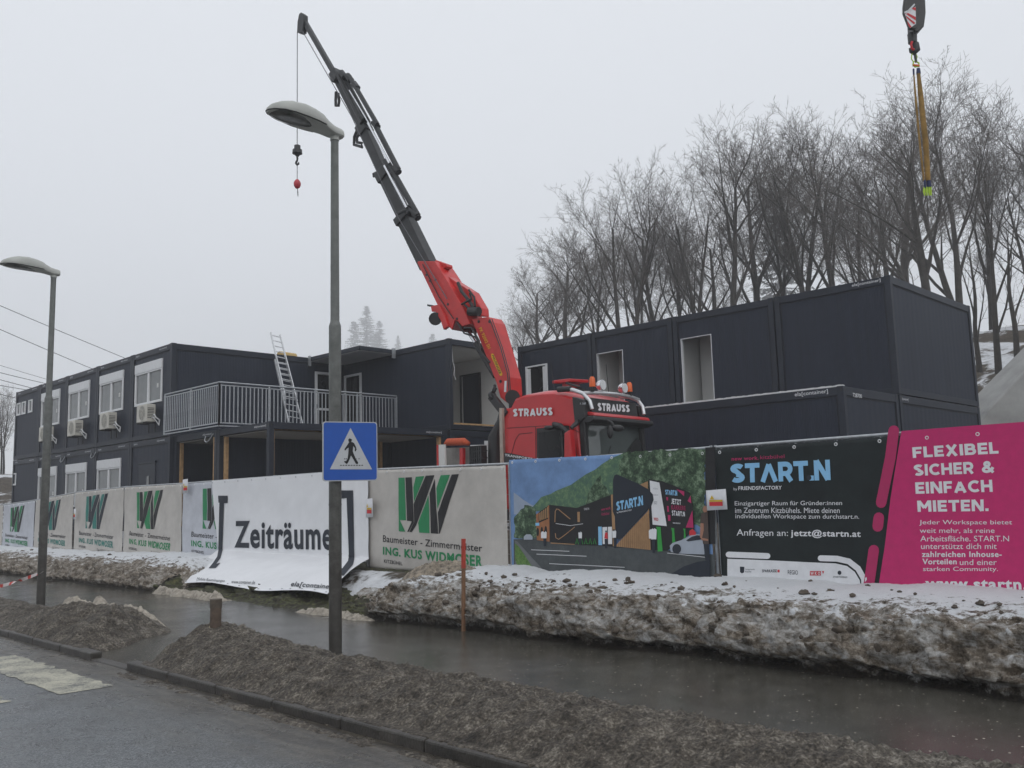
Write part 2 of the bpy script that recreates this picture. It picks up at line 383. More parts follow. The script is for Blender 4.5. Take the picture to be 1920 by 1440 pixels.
# crossing stripes
for i, (x0, x1, ya, yb) in enumerate(((3.16, 3.66, 9.2, 12.2), (2.22, 2.76, 9.25, 12.25), (1.2, 1.72, 9.2, 12.2))):
    mb = MB(); n = 60; L = []; Rr = []
    for j in range(n + 1):
        yy = lerp(ya, yb, j / n)
        L.append((x0 + .05 * N.noise(Vector((0, yy * 5, i))), yy, 0)); Rr.append((x1 + .07 * N.noise(Vector((9, yy * 6, i))), yy, 0))
    vs = [(p[0], p[1] + (.05 * N.noise(Vector((p[0] * 9, 3, 0))) if j in (0, n) else 0), .0085) for j, p in enumerate(L)] + [(p[0], p[1], .0085) for p in Rr]
    mb.add(vs, [(j, j + 1, n + 2 + j, n + 1 + j) for j in range(n)])
    o = mb.build('crossing_stripe', M['marking'])
    tag(o, ('worn cream crossing stripe nearest the slushy kerb', 'worn cream crossing stripe second from the kerb, cut by the photo edge', 'worn crossing stripe farthest from the kerb')[i], 'road marking', 'painted stripes of the crossing', 'structure')

# ------------------------------------------------------------------ snow bank along the fence
def bank_top(y):
    z = .60 + .09 * N.noise(Vector((y * .55, 3, 0))) + .04 * N.noise(Vector((y * 1.8, 5, 0)))
    z += .06 * math.exp(-((y - 10.3) / .8) ** 2) + .05 * math.exp(-((y - 3.) / 1.5) ** 2)
    dip = sstep(12.4, 13.2, y) * (1 - sstep(17.6, 18.8, y))
    return z - dip * .12 - .07 * sstep(18, 30, y)
def bank_section(y):
    T = bank_top(y); dip = sstep(10.9, 12.3, y) * (1 - sstep(18.3, 19.4, y)); left = sstep(17, 20, y)
    x0 = 8.22 + .26 * N.noise(Vector((y * .62, 0, 0))) + .09 * N.noise(Vector((y * 1.7, 2, 0))) + .05 * N.noise(Vector((y * 3, 7, 0)))
    steep = [(x0 - .02, -.03), (x0 + .05, .02), (x0 + .08, .08), (x0 - .05, .13), (x0 - .05, .24), (x0 + .07, T * .62), (x0 + .28, T * .80), (x0 + .62, T * .92), (9.45, T * 1.0), (10.2, T * 1.02), (11.0, T)]
    soft = [(x0 + .02, -.03), (x0 + .07, .0), (x0 + .12, .02), (x0 + .25, .04), (x0 + .45, .06), (x0 + .8, .10), (x0 + 1.15, .15), (x0 + 1.5, .22), (9.9, .33), (10.3, .43), (11.0, .52)]
    leftp = [(x0 + .0, -.03), (x0 + .05, .02), (x0 + .06, .06), (x0 + .04, .10), (x0 + .14, .2), (x0 + .3, T * .6), (x0 + .55, T * .75), (x0 + .95, T * .88), (9.75, T * .97), (10.3, T * 1.0), (11.0, T)]
    return [((a[0] * (1 - left) + c[0] * left) * (1 - dip) + b_[0] * dip, (a[1] * (1 - left) + c[1] * left) * (1 - dip) + b_[1] * dip) for a, b_, c in zip(steep, soft, leftp)]
def bank_mesh(y0, y1, st, npr):
    mb = MB(); rows = 0; y = y0
    while y <= y1 + 1e-6:
        sec = bank_section(y)
        for j in range(npr):
            q = j / (npr - 1) * (len(sec) - 1); i = min(int(q), len(sec) - 2); f = q - i
            x = lerp(sec[i][0], sec[i + 1][0], f); z = lerp(sec[i][1], sec[i + 1][1], f)
            P = Vector((x, y, z)); e = min(1, j / 6) * sstep(0, .12, z + .02)
            face = 1 - sstep(.55, .85, q / (len(sec) - 1))
            d = .13 * N.noise(Vector((x * 1.5, y * 1.5, z * 3.2))) * face + (.065 * face + .018) * N.fractal(P * 6.5, .8, 2.2, 4)
            vd = N.voronoi(P * 7.5)[0][0]; d += (max(0, .42 - vd) ** .7) * .10 * (.3 + face); d += (max(0, .45 - N.voronoi(P * 3.2)[0][0]) ** .8) * .13 * (.35 + .65 * face)
            v2 = N.voronoi(P * 19 + Vector((3, 0, 0)))[0][0]; d += (max(0, .42 - v2) ** .7) * .03 * (.3 + face)
            d -= .11 * max(0, N.noise(P * 3.1 + Vector((0, 0, 9))) - .28) * face
            mb.v.append((x - d * e * .85 * (face + .15), y + .35 * d * e * face, z + d * e * .6))
        rows += 1; y += st
    for r in range(rows - 1):
        for j in range(npr - 1): a = r * npr + j; mb.f.append((a, a + 1, a + npr + 1, a + npr))
    return mb
tag(bank_mesh(-3., 11.6, .028, 84).build('snow_bank', M['bank'], smooth=180), 'tall icy roadside snow wall, dirty brown face and white top, under the printed banners', 'snow bank')
tag(bank_mesh(19.0, 46, .06, 56).build('snow_bank', M['bank'], smooth=180), 'lower sloping snow bank with brown melted face behind the far lamp post', 'snow bank')
bm_ = bank_mesh(11.6, 19.0, .045, 66)
o = bm_.build('verge', M['turf'], smooth=180); o['kind'] = 'structure'
# crusts of snow left on the verge
def lump_ridge(y0, y1, xf, wd, ht, name, mat, st=.03, seed=0):
    mb = MB(); n = 18; rows = 0; y = y0
    while y <= y1:
        xc = xf(y) + .1 * N.noise(Vector((y * 1.7, seed, 0))); t_ = sstep(y0, y0 + .4, y) * (1 - sstep(y1 - .4, y1, y))
        for j in range(n):
            a = j / (n - 1) * 2 - 1; x = xc + a * wd * (.7 + .6 * N.noise(Vector((y * 2.3, seed + 4, 0))))
            base = bank_z(x, y) if name == 'snow_crust' else .0
            hgt = max(0, 1 - a * a) * ht * (1 + .6 * N.noise(Vector((x * 3, y * 3, seed)))) + .04 * N.fractal(Vector((x * 12, y * 12, seed)), .8, 2., 3)
            mb.v.append((x, y, base - .02 + max(0, hgt) * t_))
        rows += 1; y += st
    for r in range(rows - 1):
        for j in range(n - 1): a = r * n + j; mb.f.append((a, a + 1, a + n + 1, a + n))
    return mb
def bank_z(x, y):
    s_ = bank_section(y)
    if x < s_[0][0]: return 0.
    for (xa, za), (xb, zb) in zip(s_, s_[1:]):
        if xa <= x <= xb: return lerp(za, zb, (x - xa) / max(1e-6, xb - xa))
    return s_[-1][1]
M['crust'] = simple('grainy_old_snow', (.33, .295, .245), .8, 0, .5, 14, bstr=1, bscale=40)
tag(lump_ridge(10.9, 13.2, lambda y: 8.12, .15, .09, 'snow_crust', M['crust'], seed=1).build('snow_crust', M['crust'], smooth=180), 'thin broken old snow strip on the path edge beyond the sign pole', 'snow')
tag(lump_ridge(15.6, 18.9, lambda y: 8.25, .20, .13, 'snow_crust', M['crust'], seed=2).build('snow_crust', M['crust'], smooth=180), 'crumbled old snow at the verge foot left of the white tarpaulin', 'snow')
tag(lump_ridge(12.0, 13.2, lambda y: 9.3 + (y - 12.3) * .1, .45, .16, 'snow_crust', M['bank'], seed=5).build('snow_crust', M['bank'], smooth=180), 'low white snow lump between the tarpaulin and the grey carpenter banner', 'snow')
tag(lump_ridge(18.3, 19.8, lambda y: 9.2, .6, .12, 'snow_crust', M['bank'], seed=6).build('snow_crust', M['bank'], smooth=180), 'snow heap beside the lower corner of the white tarpaulin', 'snow')
def heap(cx, cy, rx, ry, ht, seed, label):
    mb = MB(); n = 70
    for j in range(n + 1):
        for i in range(n + 1):
            u, v_ = i / n * 2 - 1, j / n * 2 - 1; x, y = cx + u * rx, cy + v_ * ry; P = Vector((x, y, seed)); q = max(0, 1 - (u * u + v_ * v_) * (1 + .5 * N.noise(P * 2)))
            h = ht * q ** .8 * (1 + .5 * N.noise(P * 3)) + min(1, q * 3) * (.09 * max(0, .45 - N.voronoi(P * 9)[0][0]) + .05 * N.fractal(P * 8, .8, 2.1, 4))
            mb.v.append((x, y, bank_z(x, y) - .05 + h))
    for j in range(n):
        for i in range(n): a = j * (n + 1) + i; mb.f.append((a, a + 1, a + n + 2, a + n + 1))
    return tag(mb.build('snow_heap', M['heap'], smooth=180), label, 'snow heap')
M['heap'] = simple('dirty_heap_snow', (.23, .195, .15), .8, 0, .75, 13, bstr=1, bscale=45)
heap(9.45, 11.25, .65, .75, .22, 2, 'brown dirty snow heap in front of the large carpenter banner beside the red stake')
# dark clods lying on the snow (nobody could count them)
mb = MB(); random.seed(11)
for i in range(100):
    y = random.uniform(-.5, 12.2) if i < 75 else random.uniform(18.5, 33); x = 8.75 + abs(random.gauss(0, .75)); 
    if x > 10.5: continue
    r = random.choice((.012, .018, .022, .03, .045)) * random.uniform(.7, 1.15)
    if i >= 75: r *= .9
    mb.ball((x, y, bank_z(x, y) + r * .35), r, 8, 6, (random.uniform(1, 1.7), random.uniform(.8, 1.3), .6), .3)
for i in range(110):
    y = random.uniform(-.5, 11.2); sec = bank_section(y); q = random.uniform(3.5, 8.2); k = int(q); x = lerp(sec[k][0], sec[k + 1][0], q - k); z = lerp(sec[k][1], sec[k + 1][1], q - k)
    r = random.choice((.012, .016, .02, .028, .04)); mb.ball((x - .03, y, z + .02), r, 7, 5, (1, random.uniform(.9, 1.4), .9), .28)
tag(mb.build('snow_clods', M['clod'], smooth=60), 'dark earthy clods scattered over the white snow top', 'clods', kind='stuff')

# ------------------------------------------------------------------ slush ridges between road and path
def slush(y0, y1, hf, x0f, x1f, st, nx, seed):
    mb = MB(); rows = 0; y = y0
    while y <= y1 + 1e-6:
        xa, xb = x0f(y), x1f(y)
        for j in range(nx):
            a = j / (nx - 1); x = lerp(xa, xb, a); P = Vector((x, y, seed * 3.3))
            prof = math.sin(math.pi * min(1, a * 1.02) ** .8) ** .75 if 0 < a < 1 else 0
            h = hf(y, x) * prof * (1 + .22 * N.noise(P * 1.3))
            va = N.voronoi(P * 11)[0][0]; vb = N.voronoi(P * 22)[0][0]
            cr = .05 * N.fractal(P * 4.5, .8, 2.1, 4) + .06 * max(0, .45 - va) ** .8 * (.4 + 1.2 * max(0, N.noise(P * 2))) + .045 * max(0, .45 - vb) ** .8 + .06 * max(0, N.noise(P * 9) - .3)
            e = min(1, prof * 2.5) * (.4 + .6 * min(1, h / .18))
            zz = -.015 + h + cr * e + .02 * prof
            if 4.05 < x < 4.27 and h > .0 and seed != 9: zz = max(zz, .094 if x > 4.125 + .04 * N.noise(P * 3) else zz)
            if h < .03 and seed != 9: zz = lerp(-.07, zz, max(0, h / .03) ** .6)
            mb.v.append((x + .3 * cr * e, y, zz))
        rows += 1; y += st
    for r in range(rows - 1):
        for j in range(nx - 1): a = r * nx + j; mb.f.append((a, a + 1, a + nx + 1, a + nx))
    return mb
def hR(y, x):
    ye = 9.95 + max(0, x - 4.15) * .78 + .12 * N.noise(Vector((x * 2, 4, 0)))
    return (1 - sstep(ye - .65, ye, y)) * (.10 + .30 * math.exp(-((y - 10.15) / 1.1) ** 2) + .15 * sstep(9.8, 8.5, y)) + .05 * sstep(3, 0, y)
def x0R(y): return 4.10 + .06 * N.noise(Vector((y * 2.5, 1, 0)))
def x1R(y): return 5.95 + .14 * N.noise(Vector((y * .9, 2, 0))) - .1 * sstep(9.5, 8, y) + .12 * math.exp(-((y - 1.5) / 1.5) ** 2)
tag(slush(-2.5, 12.0, hR, x0R, x1R, .024, 84, 1).build('slush_ridge', M['slush'], smooth=180), 'long brown slush ridge along the foreground kerb by the blue sign pole', 'slush heap', 'ploughed slush heaps along the kerb')
def hL(y, x):
    ys_ = 11.15 + max(0, x - 4.15) * .80 + .12 * N.noise(Vector((x * 2, 9, 0)))
    return sstep(ys_, ys_ + .8, y) * (.24 + .17 * math.exp(-((y - 13.2) / 1.1) ** 2)) * (1 - .55 * sstep(14.6, 17, y)) * (1 - sstep(30, 34, y))
def x0L(y): return 4.10 + .06 * N.noise(Vector((y * 2.5, 8, 0))) 
def x1L(y): return 6.0 + .18 * N.noise(Vector((y * .9, 12, 0)))
tag(slush(10.8, 34, hL, x0L, x1L, .04, 64, 5).build('slush_ridge', M['slush'], smooth=180), 'dark slush mound with pale snow crest at the foot of the far lamp post', 'slush heap', 'ploughed slush heaps along the kerb')
tag(lump_ridge(12.7, 16.5, lambda y: 5.62, .30, .30, 'x', M['crust'], seed=9).build('snow_crust', M['crust'], smooth=180), 'pale grainy snow crest along the back of the dark slush mound', 'snow')
# thin slush smear in the gutter
tag(slush(-2, 9.9, lambda y, x: .012 * max(.0, .6 + N.noise(Vector((y * .8, 4, 0)))), lambda y: 3.90 + .10 * N.noise(Vector((y * 1.1, 0, 3))) + .05 * N.noise(Vector((y * 6, 0, 3))), lambda y: 4.085, .04, 20, 9).build('gutter_slush', M['slush'], smooth=180), 'thin dark slush lying in the gutter below the kerb', 'slush', kind='stuff')

# ------------------------------------------------------------------ print helpers: lettering and shapes laid onto a surface
def glyph_mesh(txt, bold=0.):
    cu = bpy.data.curves.new('t', 'FONT'); cu.body = txt; cu.size = 1; cu.offset = bold * .75; cu.space_character = 1 + bold * 2.6; cu.resolution_u = 3
    ob = bpy.data.objects.new('t', cu); col.objects.link(ob)
    bpy.context.view_layer.update()
    me = bpy.data.meshes.new_from_object(ob.evaluated_get(bpy.context.evaluated_depsgraph_get()))
    bpy.data.objects.remove(ob); bpy.data.curves.remove(cu)
    vs = [(v.co.x, v.co.y) for v in me.vertices]; fs = [tuple(p.vertices) for p in me.polygons]
    bpy.data.meshes.remove(me)
    return vs, fs
def split_long(vs3, fs, maxlen):
    bm = bmesh.new(); V = [bm.verts.new(p) for p in vs3]
    for f in fs:
        try: bm.faces.new([V[i] for i in f])
        except ValueError: pass
    for _ in range(7):
        long = [e for e in bm.edges if e.calc_length() > maxlen]
        if not long: break
        bmesh.ops.subdivide_edges(bm, edges=long, cuts=1, use_grid_fill=False)
        bmesh.ops.triangulate(bm, faces=[f for f in bm.faces if len(f.verts) > 3])
    bm.verts.index_update()
    out = [v.co.copy() for v in bm.verts], [tuple(v.index for v in f.verts) for f in bm.faces]
    bm.free(); return out
def arcp(cx, cy, rx, ry, a0, a1, n=10): return [(cx + rx * math.cos(R_(lerp(a0, a1, i / n))), cy + ry * math.sin(R_(lerp(a0, a1, i / n)))) for i in range(n + 1)]
def stroke_glyph(c, t):
    h = t / 2; L = h; B = h; T = 1 - h; m = .5
    def bowl(w_, y0, y1): r_ = (y1 - y0) / 2; return [(L, y1), (w_ - h - r_, y1)] + arcp(w_ - h - r_, (y0 + y1) / 2, r_, r_, 90, -90)[1:-1] + [(w_ - h - r_, y0), (L, y0)]
    if c == 'I': return t, [[(L, 0), (L, 1)]]
    if c == 'T': return .78, [[(0, T), (.78, T)], [(.39, 0), (.39, T)]]
    if c == 'L': return .62, [[(L, 0), (L, 1)], [(L, B), (.62, B)]]
    if c == 'F': return .64, [[(L, 0), (L, 1)], [(L, T), (.64, T)], [(L, .48), (.58, .48)]]
    if c == 'E': return .66, [[(L, 0), (L, 1)], [(L, T), (.66, T)], [(L, m), (.61, m)], [(L, B), (.66, B)]]
    if c == 'H': return .84, [[(L, 0), (L, 1)], [(.84 - h, 0), (.84 - h, 1)], [(L, m), (.84 - h, m)]]
    if c == 'N': return .86, [[(L, 0), (L, 1)], [(.86 - h, 0), (.86 - h, 1)], [(L + .03, 1 - .02), (.86 - h - .03, .02)]]
    if c == 'M': return 1.0, [[(L, 0), (L, 1)], [(1 - h, 0), (1 - h, 1)], [(L + .02, .97), (.5, .33)], [(1 - h - .02, .97), (.5, .33)]]
    if c == 'X': return .88, [[(.14, 0), (.74, 1)], [(.74, 0), (.14, 1)]]
    if c == 'Z': return .74, [[(.02, T), (.72, T)], [(.02, B), (.74, B)], [(.60, T - .04), (.15, B + .04)]]
    if c == 'J': return .52, [[(.52 - h, 1), (.52 - h, .3)] + arcp(.22, .3, .52 - h - .22, .3 - h, 0, -150)[1:]]
    if c == 'K': return .84, [[(L, 0), (L, 1)], [(L, .42), (.70, 1)], [(.30, .55), (.72, 0)]]
    if c == '^': return .94, [[(.12, 0), (.47, .9)], [(.82, 0), (.47, .9)]]
    if c == 'A': return .94, [[(.12, 0), (.47, .9)], [(.82, 0), (.47, .9)], [(.25, .27), (.69, .27)]]
    if c == 'U': return .84, [[(L, 1), (L, .42)] + arcp(.42, .42, .42 - h, .42 - h, 180, 360)[1:-1] + [(.84 - h, .42), (.84 - h, 1)]]
    if c == 'C': return .84, [arcp(.5, .5, .5 - h, .5 - h, 48, 312, 18)]
    if c == 'O': return 1.0, [arcp(.5, .5, .5 - h, .5 - h, 0, 360, 24)]
    if c == 'B': return .78, [[(L, 0), (L, 1)], bowl(.73, m + .02, T), bowl(.78, B, m + .02)]
    if c == 'R': return .80, [[(L, 0), (L, 1)], bowl(.78, .40, T), [(.42, .42), (.68, 0)]]
    if c == 'S': return .74, [arcp(.38, .74, .25, T - .74 + .0, 25, 250, 12)[:] + [(.45, .47)] + arcp(.37, .27, .26, .27 - h, 75, -150, 12)]
    if c == '&': return .95, [[(.86, .03), (.28, .66)] + arcp(.42, .74, .17, T - .74, 200, -20, 8) + [(.50, .58), (.24, .44)] + arcp(.36, .28, .25, .28 - h, 135, 300, 8) + [(.70, .20), (.86, .46)]]
    if c == '.': return t, [[(L, 0), (L, t)]]
    return .4, []
def stroke_polys(pts, t):
    P = [Vector((a, b_, 0)) for a, b_ in pts]; L = []; Rr = []; closed = (P[0] - P[-1]).length < 1e-6
    for i, p in enumerate(P):
        d0 = (P[i] - P[i - 1]).normalized() if i else ((P[-1] - P[-2]).normalized() if closed else None); d1 = (P[i + 1] - P[i]).normalized() if i < len(P) - 1 else ((P[1] - P[0]).normalized() if closed else None)
        d0 = d0 or d1; d1 = d1 or d0; d = (d0 + d1).normalized(); n = Vector((-d.y, d.x, 0)); k = 1 / max(.6, n.dot(Vector((-d0.y, d0.x, 0))))
        L.append(p + n * t / 2 * k); Rr.append(p - n * t / 2 * k)
    return [[tuple(q[:2]) for q in (L[i], L[i + 1], Rr[i + 1], Rr[i])] for i in range(len(P) - 1)]
class Print:
    """collects shapes given by their bearings, laid on a surface; one mesh when built"""
    def __init__(s, hit, norm, off=.006, maxlen=.09, disp=None):
        s.hit = hit; s.n = Vector(norm); s.off = off; s.maxlen = maxlen; s.disp = disp; s.v = []; s.f = []
    def _put(s, pts2, fs, layer=0):
        p3 = [s.hit(x, y) for x, y in pts2]
        p3, fs = split_long(p3, fs, s.maxlen) if s.disp else (p3, fs)
        b = len(s.v)
        for p in p3:
            d = s.disp(p) if s.disp else 0.
            s.v.append(tuple(p + s.n * (d + s.off + .0022 * layer)))
        s.f += [tuple(b + i for i in f) for f in fs]
    def poly(s, pts, layer=0):
        from mathutils.geometry import tessellate_polygon
        s._put(pts, [tuple(t_) for t_ in tessellate_polygon([[Vector((x, y, 0)) for x, y in pts]])], layer); return s
    def text(s, txt, q, bold=0., layer=0, ref=None):
        """q = bl, br, tr, tl; letter height fills the quad (ref text gives the box)"""
        vs, fs = glyph_mesh(txt, bold)
        if not vs: return s
        rv = glyph_mesh(ref, bold)[0] if ref else vs
        x0, x1 = min(a for a, _ in vs), max(a for a, _ in vs); y0, y1 = min(c for _, c in rv), max(c for _, c in rv)
        pts = []
        for x, y in vs:
            u, v_ = (x - x0) / (x1 - x0), (y - y0) / (y1 - y0)
            bx, by = lerp(q[0][0], q[1][0], u), lerp(q[0][1], q[1][1], u); tx, ty = lerp(q[3][0], q[2][0], u), lerp(q[3][1], q[2][1], u)
            pts.append((lerp(bx, tx, v_), lerp(by, ty, v_)))
        s._put(pts, fs, layer); return s
    def block(s, txt, q, t=.25, layer=0, gap=.13):
        """heavy geometric capitals drawn as strokes, fitted into the quad q"""
        shapes = []; x = 0; k = 0
        for ch in txt:
            w_, strokes = stroke_glyph(ch, t)
            for st in strokes:
                for pl in stroke_polys(st, t): shapes.append(([(x + a, b_) for a, b_ in pl], k)); k = (k + 1) % 5
            x += w_ + gap
        X = x - gap
        for pl, k in shapes:
            out = []
            for a, b_ in pl:
                u = a / X; bx, by = lerp(q[0][0], q[1][0], u), lerp(q[0][1], q[1][1], u); tx, ty = lerp(q[3][0], q[2][0], u), lerp(q[3][1], q[2][1], u)
                out.append((lerp(bx, tx, b_), lerp(by, ty, b_)))
            s.poly(out, layer + k * .12)
        return s
    def line(s, pts, wd, layer=0, cap=True):
        P = [Vector(p) for p in pts]; L = []; Rr = []
        for i, p in enumerate(P):
            d = (P[min(i + 1, len(P) - 1)] - P[max(i - 1, 0)]).normalized(); n = Vector((-d.y, d.x)) * wd / 2; L.append(p + n); Rr.append(p - n)
        out = list(L)
        if cap:
            d = (P[-1] - P[-2]).normalized(); n = Vector((-d.y, d.x)) * wd / 2
            out += [P[-1] + n * math.cos(a) + d * (wd / 2) * math.sin(a) for a in (R_(30), R_(60), R_(90), R_(120), R_(150))]
        out += list(reversed(Rr))
        if cap:
            d = (P[0] - P[1]).normalized(); n = Vector((-d.y, d.x)) * wd / 2
            out += [P[0] + n * math.cos(a) + d * (wd / 2) * math.sin(a) for a in (R_(30), R_(60), R_(90), R_(120), R_(150))]
        return s.poly([tuple(p) for p in out], layer)
    def disc(s, c, rx, ry=None, layer=0, n=16):
        ry = ry or rx
        return s.poly([(c[0] + rx * math.cos(2 * math.pi * i / n), c[1] + ry * math.sin(2 * math.pi * i / n)) for i in range(n)], layer)
    def build(s, name, mat, parent=None):
        me = bpy.data.meshes.new(name); me.from_pydata(s.v, [], s.f); me.materials.append(mat)
        o = bpy.data.objects.new(name, me); col.objects.link(o)
        if parent:
            inv = Matrix.LocRotScale(parent.location, parent.rotation_euler, None).inverted(); me.transform(inv); o.parent = parent
        return o
def zq(ox, oy, k):      # a magnified view's coordinates back to bearings
    return lambda pts: [(ox + x / k, oy + y / k) for x, y in pts]
def rectq(x0, y0, x1, y1): return [(x0, y1), (x1, y1), (x1, y0), (x0, y0)]
def lay(pts, z):
    return pts
def wall_text(txt, p, udir, wid, hgt, mat, parent, name='lettering', bold=.012, n=(0, 0, 0)):
    """text on a wall: p = lower left world point"""
    vs, fs = glyph_mesh(txt, bold)
    x0, x1 = min(a for a, _ in vs), max(a for a, _ in vs); y0, y1 = min(c for _, c in vs), max(c for _, c in vs)
    p = Vector(p); u = Vector(udir)
    mb = MB(); mb.add([p + u * ((x - x0) / (x1 - x0) * wid) + Vector((0, 0, (y - y0) / (y1 - y0) * hgt)) for x, y in vs], fs)
    me = bpy.data.meshes.new(name); me.from_pydata(mb.v, [], mb.f); me.materials.append(mat)
    me.transform(Matrix.Translation(-parent.location)); o = bpy.data.objects.new(name, me); col.objects.link(o); o.parent = parent
    return o

# ------------------------------------------------------------------ containers
def panel(mb, axis, c, th, u0, u1, z0, z1, holes):
    """wall sheet on plane axis=c (thickness th inward) with rectangular holes"""
    def bx(a, b_, za, zb):
        if b_ - a < 1e-4 or zb - za < 1e-4: return
        if axis == 'x': mb.box((c, a, za), (c + th, b_, zb))
        else: mb.box((a, c, za), (b_, c + th, zb))
    cur = u0
    for (a, b_, za, zb) in sorted(holes):
        bx(cur, a, z0, z1); bx(a, b_, z0, za); bx(a, b_, zb, z1); cur = b_
    bx(cur, u1, z0, z1)
def container(label, x0, x1, y0, y1, z0, z1, holes_w=(), holes_s=(), open_w=False, open_s=False, lining=False, group='container modules of the office building', ceiling=None):
    t_ = thing('office_container', label, 'container', (x0, y0, z0), group=group)
    W, L, Hh = x1 - x0, y1 - y0, z1 - z0; P = .15; TB, BB = .2, .15
    mb = MB()
    for a in (0, W - P):
        for b_ in (0, L - P): mb.box((a, b_, 0), (a + P, b_ + P, Hh))
    for za, zb in ((Hh - TB, Hh - .012), (.0, BB)):
        for a in (.006, W - .096): mb.box((a, P, za), (a + .09, L - P, zb))
        for b_ in (.006, L - .096): mb.box((P, b_, za), (W - P, b_ + .09, zb))
    mb.build('frame', M['anth'], t_, bevel=.008)
    i = .035
    if not open_w:
        mb = MB(); panel(mb, 'x', i, .05, P, L - P, BB, Hh - TB, [(a - y0, b_ - y0, c - z0, d - z0) for a, b_, c, d in holes_w]); mb.build('wall_panel', M['sheet'], t_)
    if not open_s:
        mb = MB(); panel(mb, 'y', i, .05, P, W - P, BB, Hh - TB, [(a - x0, b_ - x0, c - z0, d - z0) for a, b_, c, d in holes_s]); mb.build('wall_panel', M['sheet'], t_)
    mb = MB(); mb.box((W - .07, P, BB), (W - .03, L - P, Hh - TB)); mb.build('wall_panel', M['sheet'], t_)
    mb = MB(); mb.box((P, L - .07, BB), (W - P, L - .03, Hh - TB)); mb.build('wall_panel', M['sheet'], t_)
    mb = MB(); mb.box((.097, .097, Hh - .07), (W - .097, L - .097, Hh - .03)); mb.build('roof', M['anth'], t_)
    mb = MB(); mb.box((.097, .097, .05), (W - .097, L - .097, .13)); mb.build('floor', M['ceil'], t_)
    # seam lines round the front sheets: dark cover strips
    mb = MB()
    if not open_w:
        for a in (P + .02, L - P - .028): mb.box((.022, a, BB), (.034, a + .008, Hh - TB))
        mb.box((.022, P + .02, Hh - TB - .03), (.034, L - P - .02, Hh - TB - .022))
    if not open_s:
        for a in (P + .02, W - P - .028): mb.box((a, .022, BB), (a + .008, .034, Hh - TB))
        mb.box((P + .02, .022, Hh - TB - .03), (W - P - .02, .034, Hh - TB - .022))
    for yy in (.035, L - .085): mb.box((-.004, yy, Hh - .11), (.0, yy + .05, Hh - .05))
    for xx in (.035, W - .085): mb.box((xx, -.004, Hh - .11), (xx + .05, .0, Hh - .05))
    mb.build('cover_strip', M['black'], t_)
    if lining:
        mb = MB(); a, b_ = .10, .10
        panel(mb, 'x', .088, .02, P, L - P, BB, Hh - TB, [(q - y0, r - y0, c - z0, d - z0) for q, r, c, d in holes_w]) if not open_w else None
        panel(mb, 'y', .088, .02, P, W - P, BB, Hh - TB, [(q - x0, r - x0, c - z0, d - z0) for q, r, c, d in holes_s]) if not open_s else None
        mb.box((W - .10, P, .14), (W - .075, L - P, Hh - TB)); mb.box((.12, L - .10, .14), (W - .11, L - .075, Hh - TB))
        mb.box((.12, .12, Hh - TB - .03), (W - .11, L - .11, Hh - TB - .01)); mb.build('room_lining', M['lining'], t_)
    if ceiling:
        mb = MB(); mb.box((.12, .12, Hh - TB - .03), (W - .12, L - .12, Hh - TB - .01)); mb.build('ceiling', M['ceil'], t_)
    return t_
def window_w(t_, x, y0, y1, z0, z1, shutter=.27, mull=True, pane=None, name='window'):
    """white window on a face looking -X at plane x"""
    o = t_.location; x -= o.x; y0 -= o.y; y1 -= o.y; z0 -= o.z; z1 -= o.z; fr = .075
    mb = MB(); zt = z1 - shutter
    mb.box((x - .03, y0, z0), (x + .06, y0 + fr, zt)); mb.box((x - .03, y1 - fr, z0), (x + .06, y1, zt))
    mb.box((x - .03, y0 + fr, z0), (x + .06, y1 - fr, z0 + fr)); mb.box((x - .03, y0 + fr, zt - .05), (x + .06, y1 - fr, zt))
    if mull: c = (y0 + y1) / 2; mb.box((x - .022, c - .06, z0 + fr), (x + .06, c + .06, zt - .05))
    f = mb.build(name, M['pvc'], t_, bevel=.006)
    if shutter: mb = MB(); mb.box((x - .045, y0 - .004, zt), (x + .06, y1 + .004, z1)); mb.build('shutter_box', M['pvc'], f, bevel=.01)
    mb = MB(); mb.box((x + .02, y0 + fr, z0 + fr), (x + .035, y1 - fr, zt - .05)); mb.build('pane', pane or M['glass'], f)
    if mull: mb = MB(); mb.box((x + .014, y0 + fr + .25, z0 + .48), (x + .0195, y0 + fr + .37, z0 + .62)); mb.build('paper_tag', M['lining'], f)
    return f
ZT, ZM, ZB = 6.9, 3.97, 1.04
LX = 12.23
numerals = ('first', 'second', 'third', 'fourth', 'fifth')
def stick(t_, p, u, wid=.55, hgt=.06, txt='ela[container]'):
    wall_text(txt, p, u, wid, hgt, M['whitepaint'], t_)
ac_proto = None
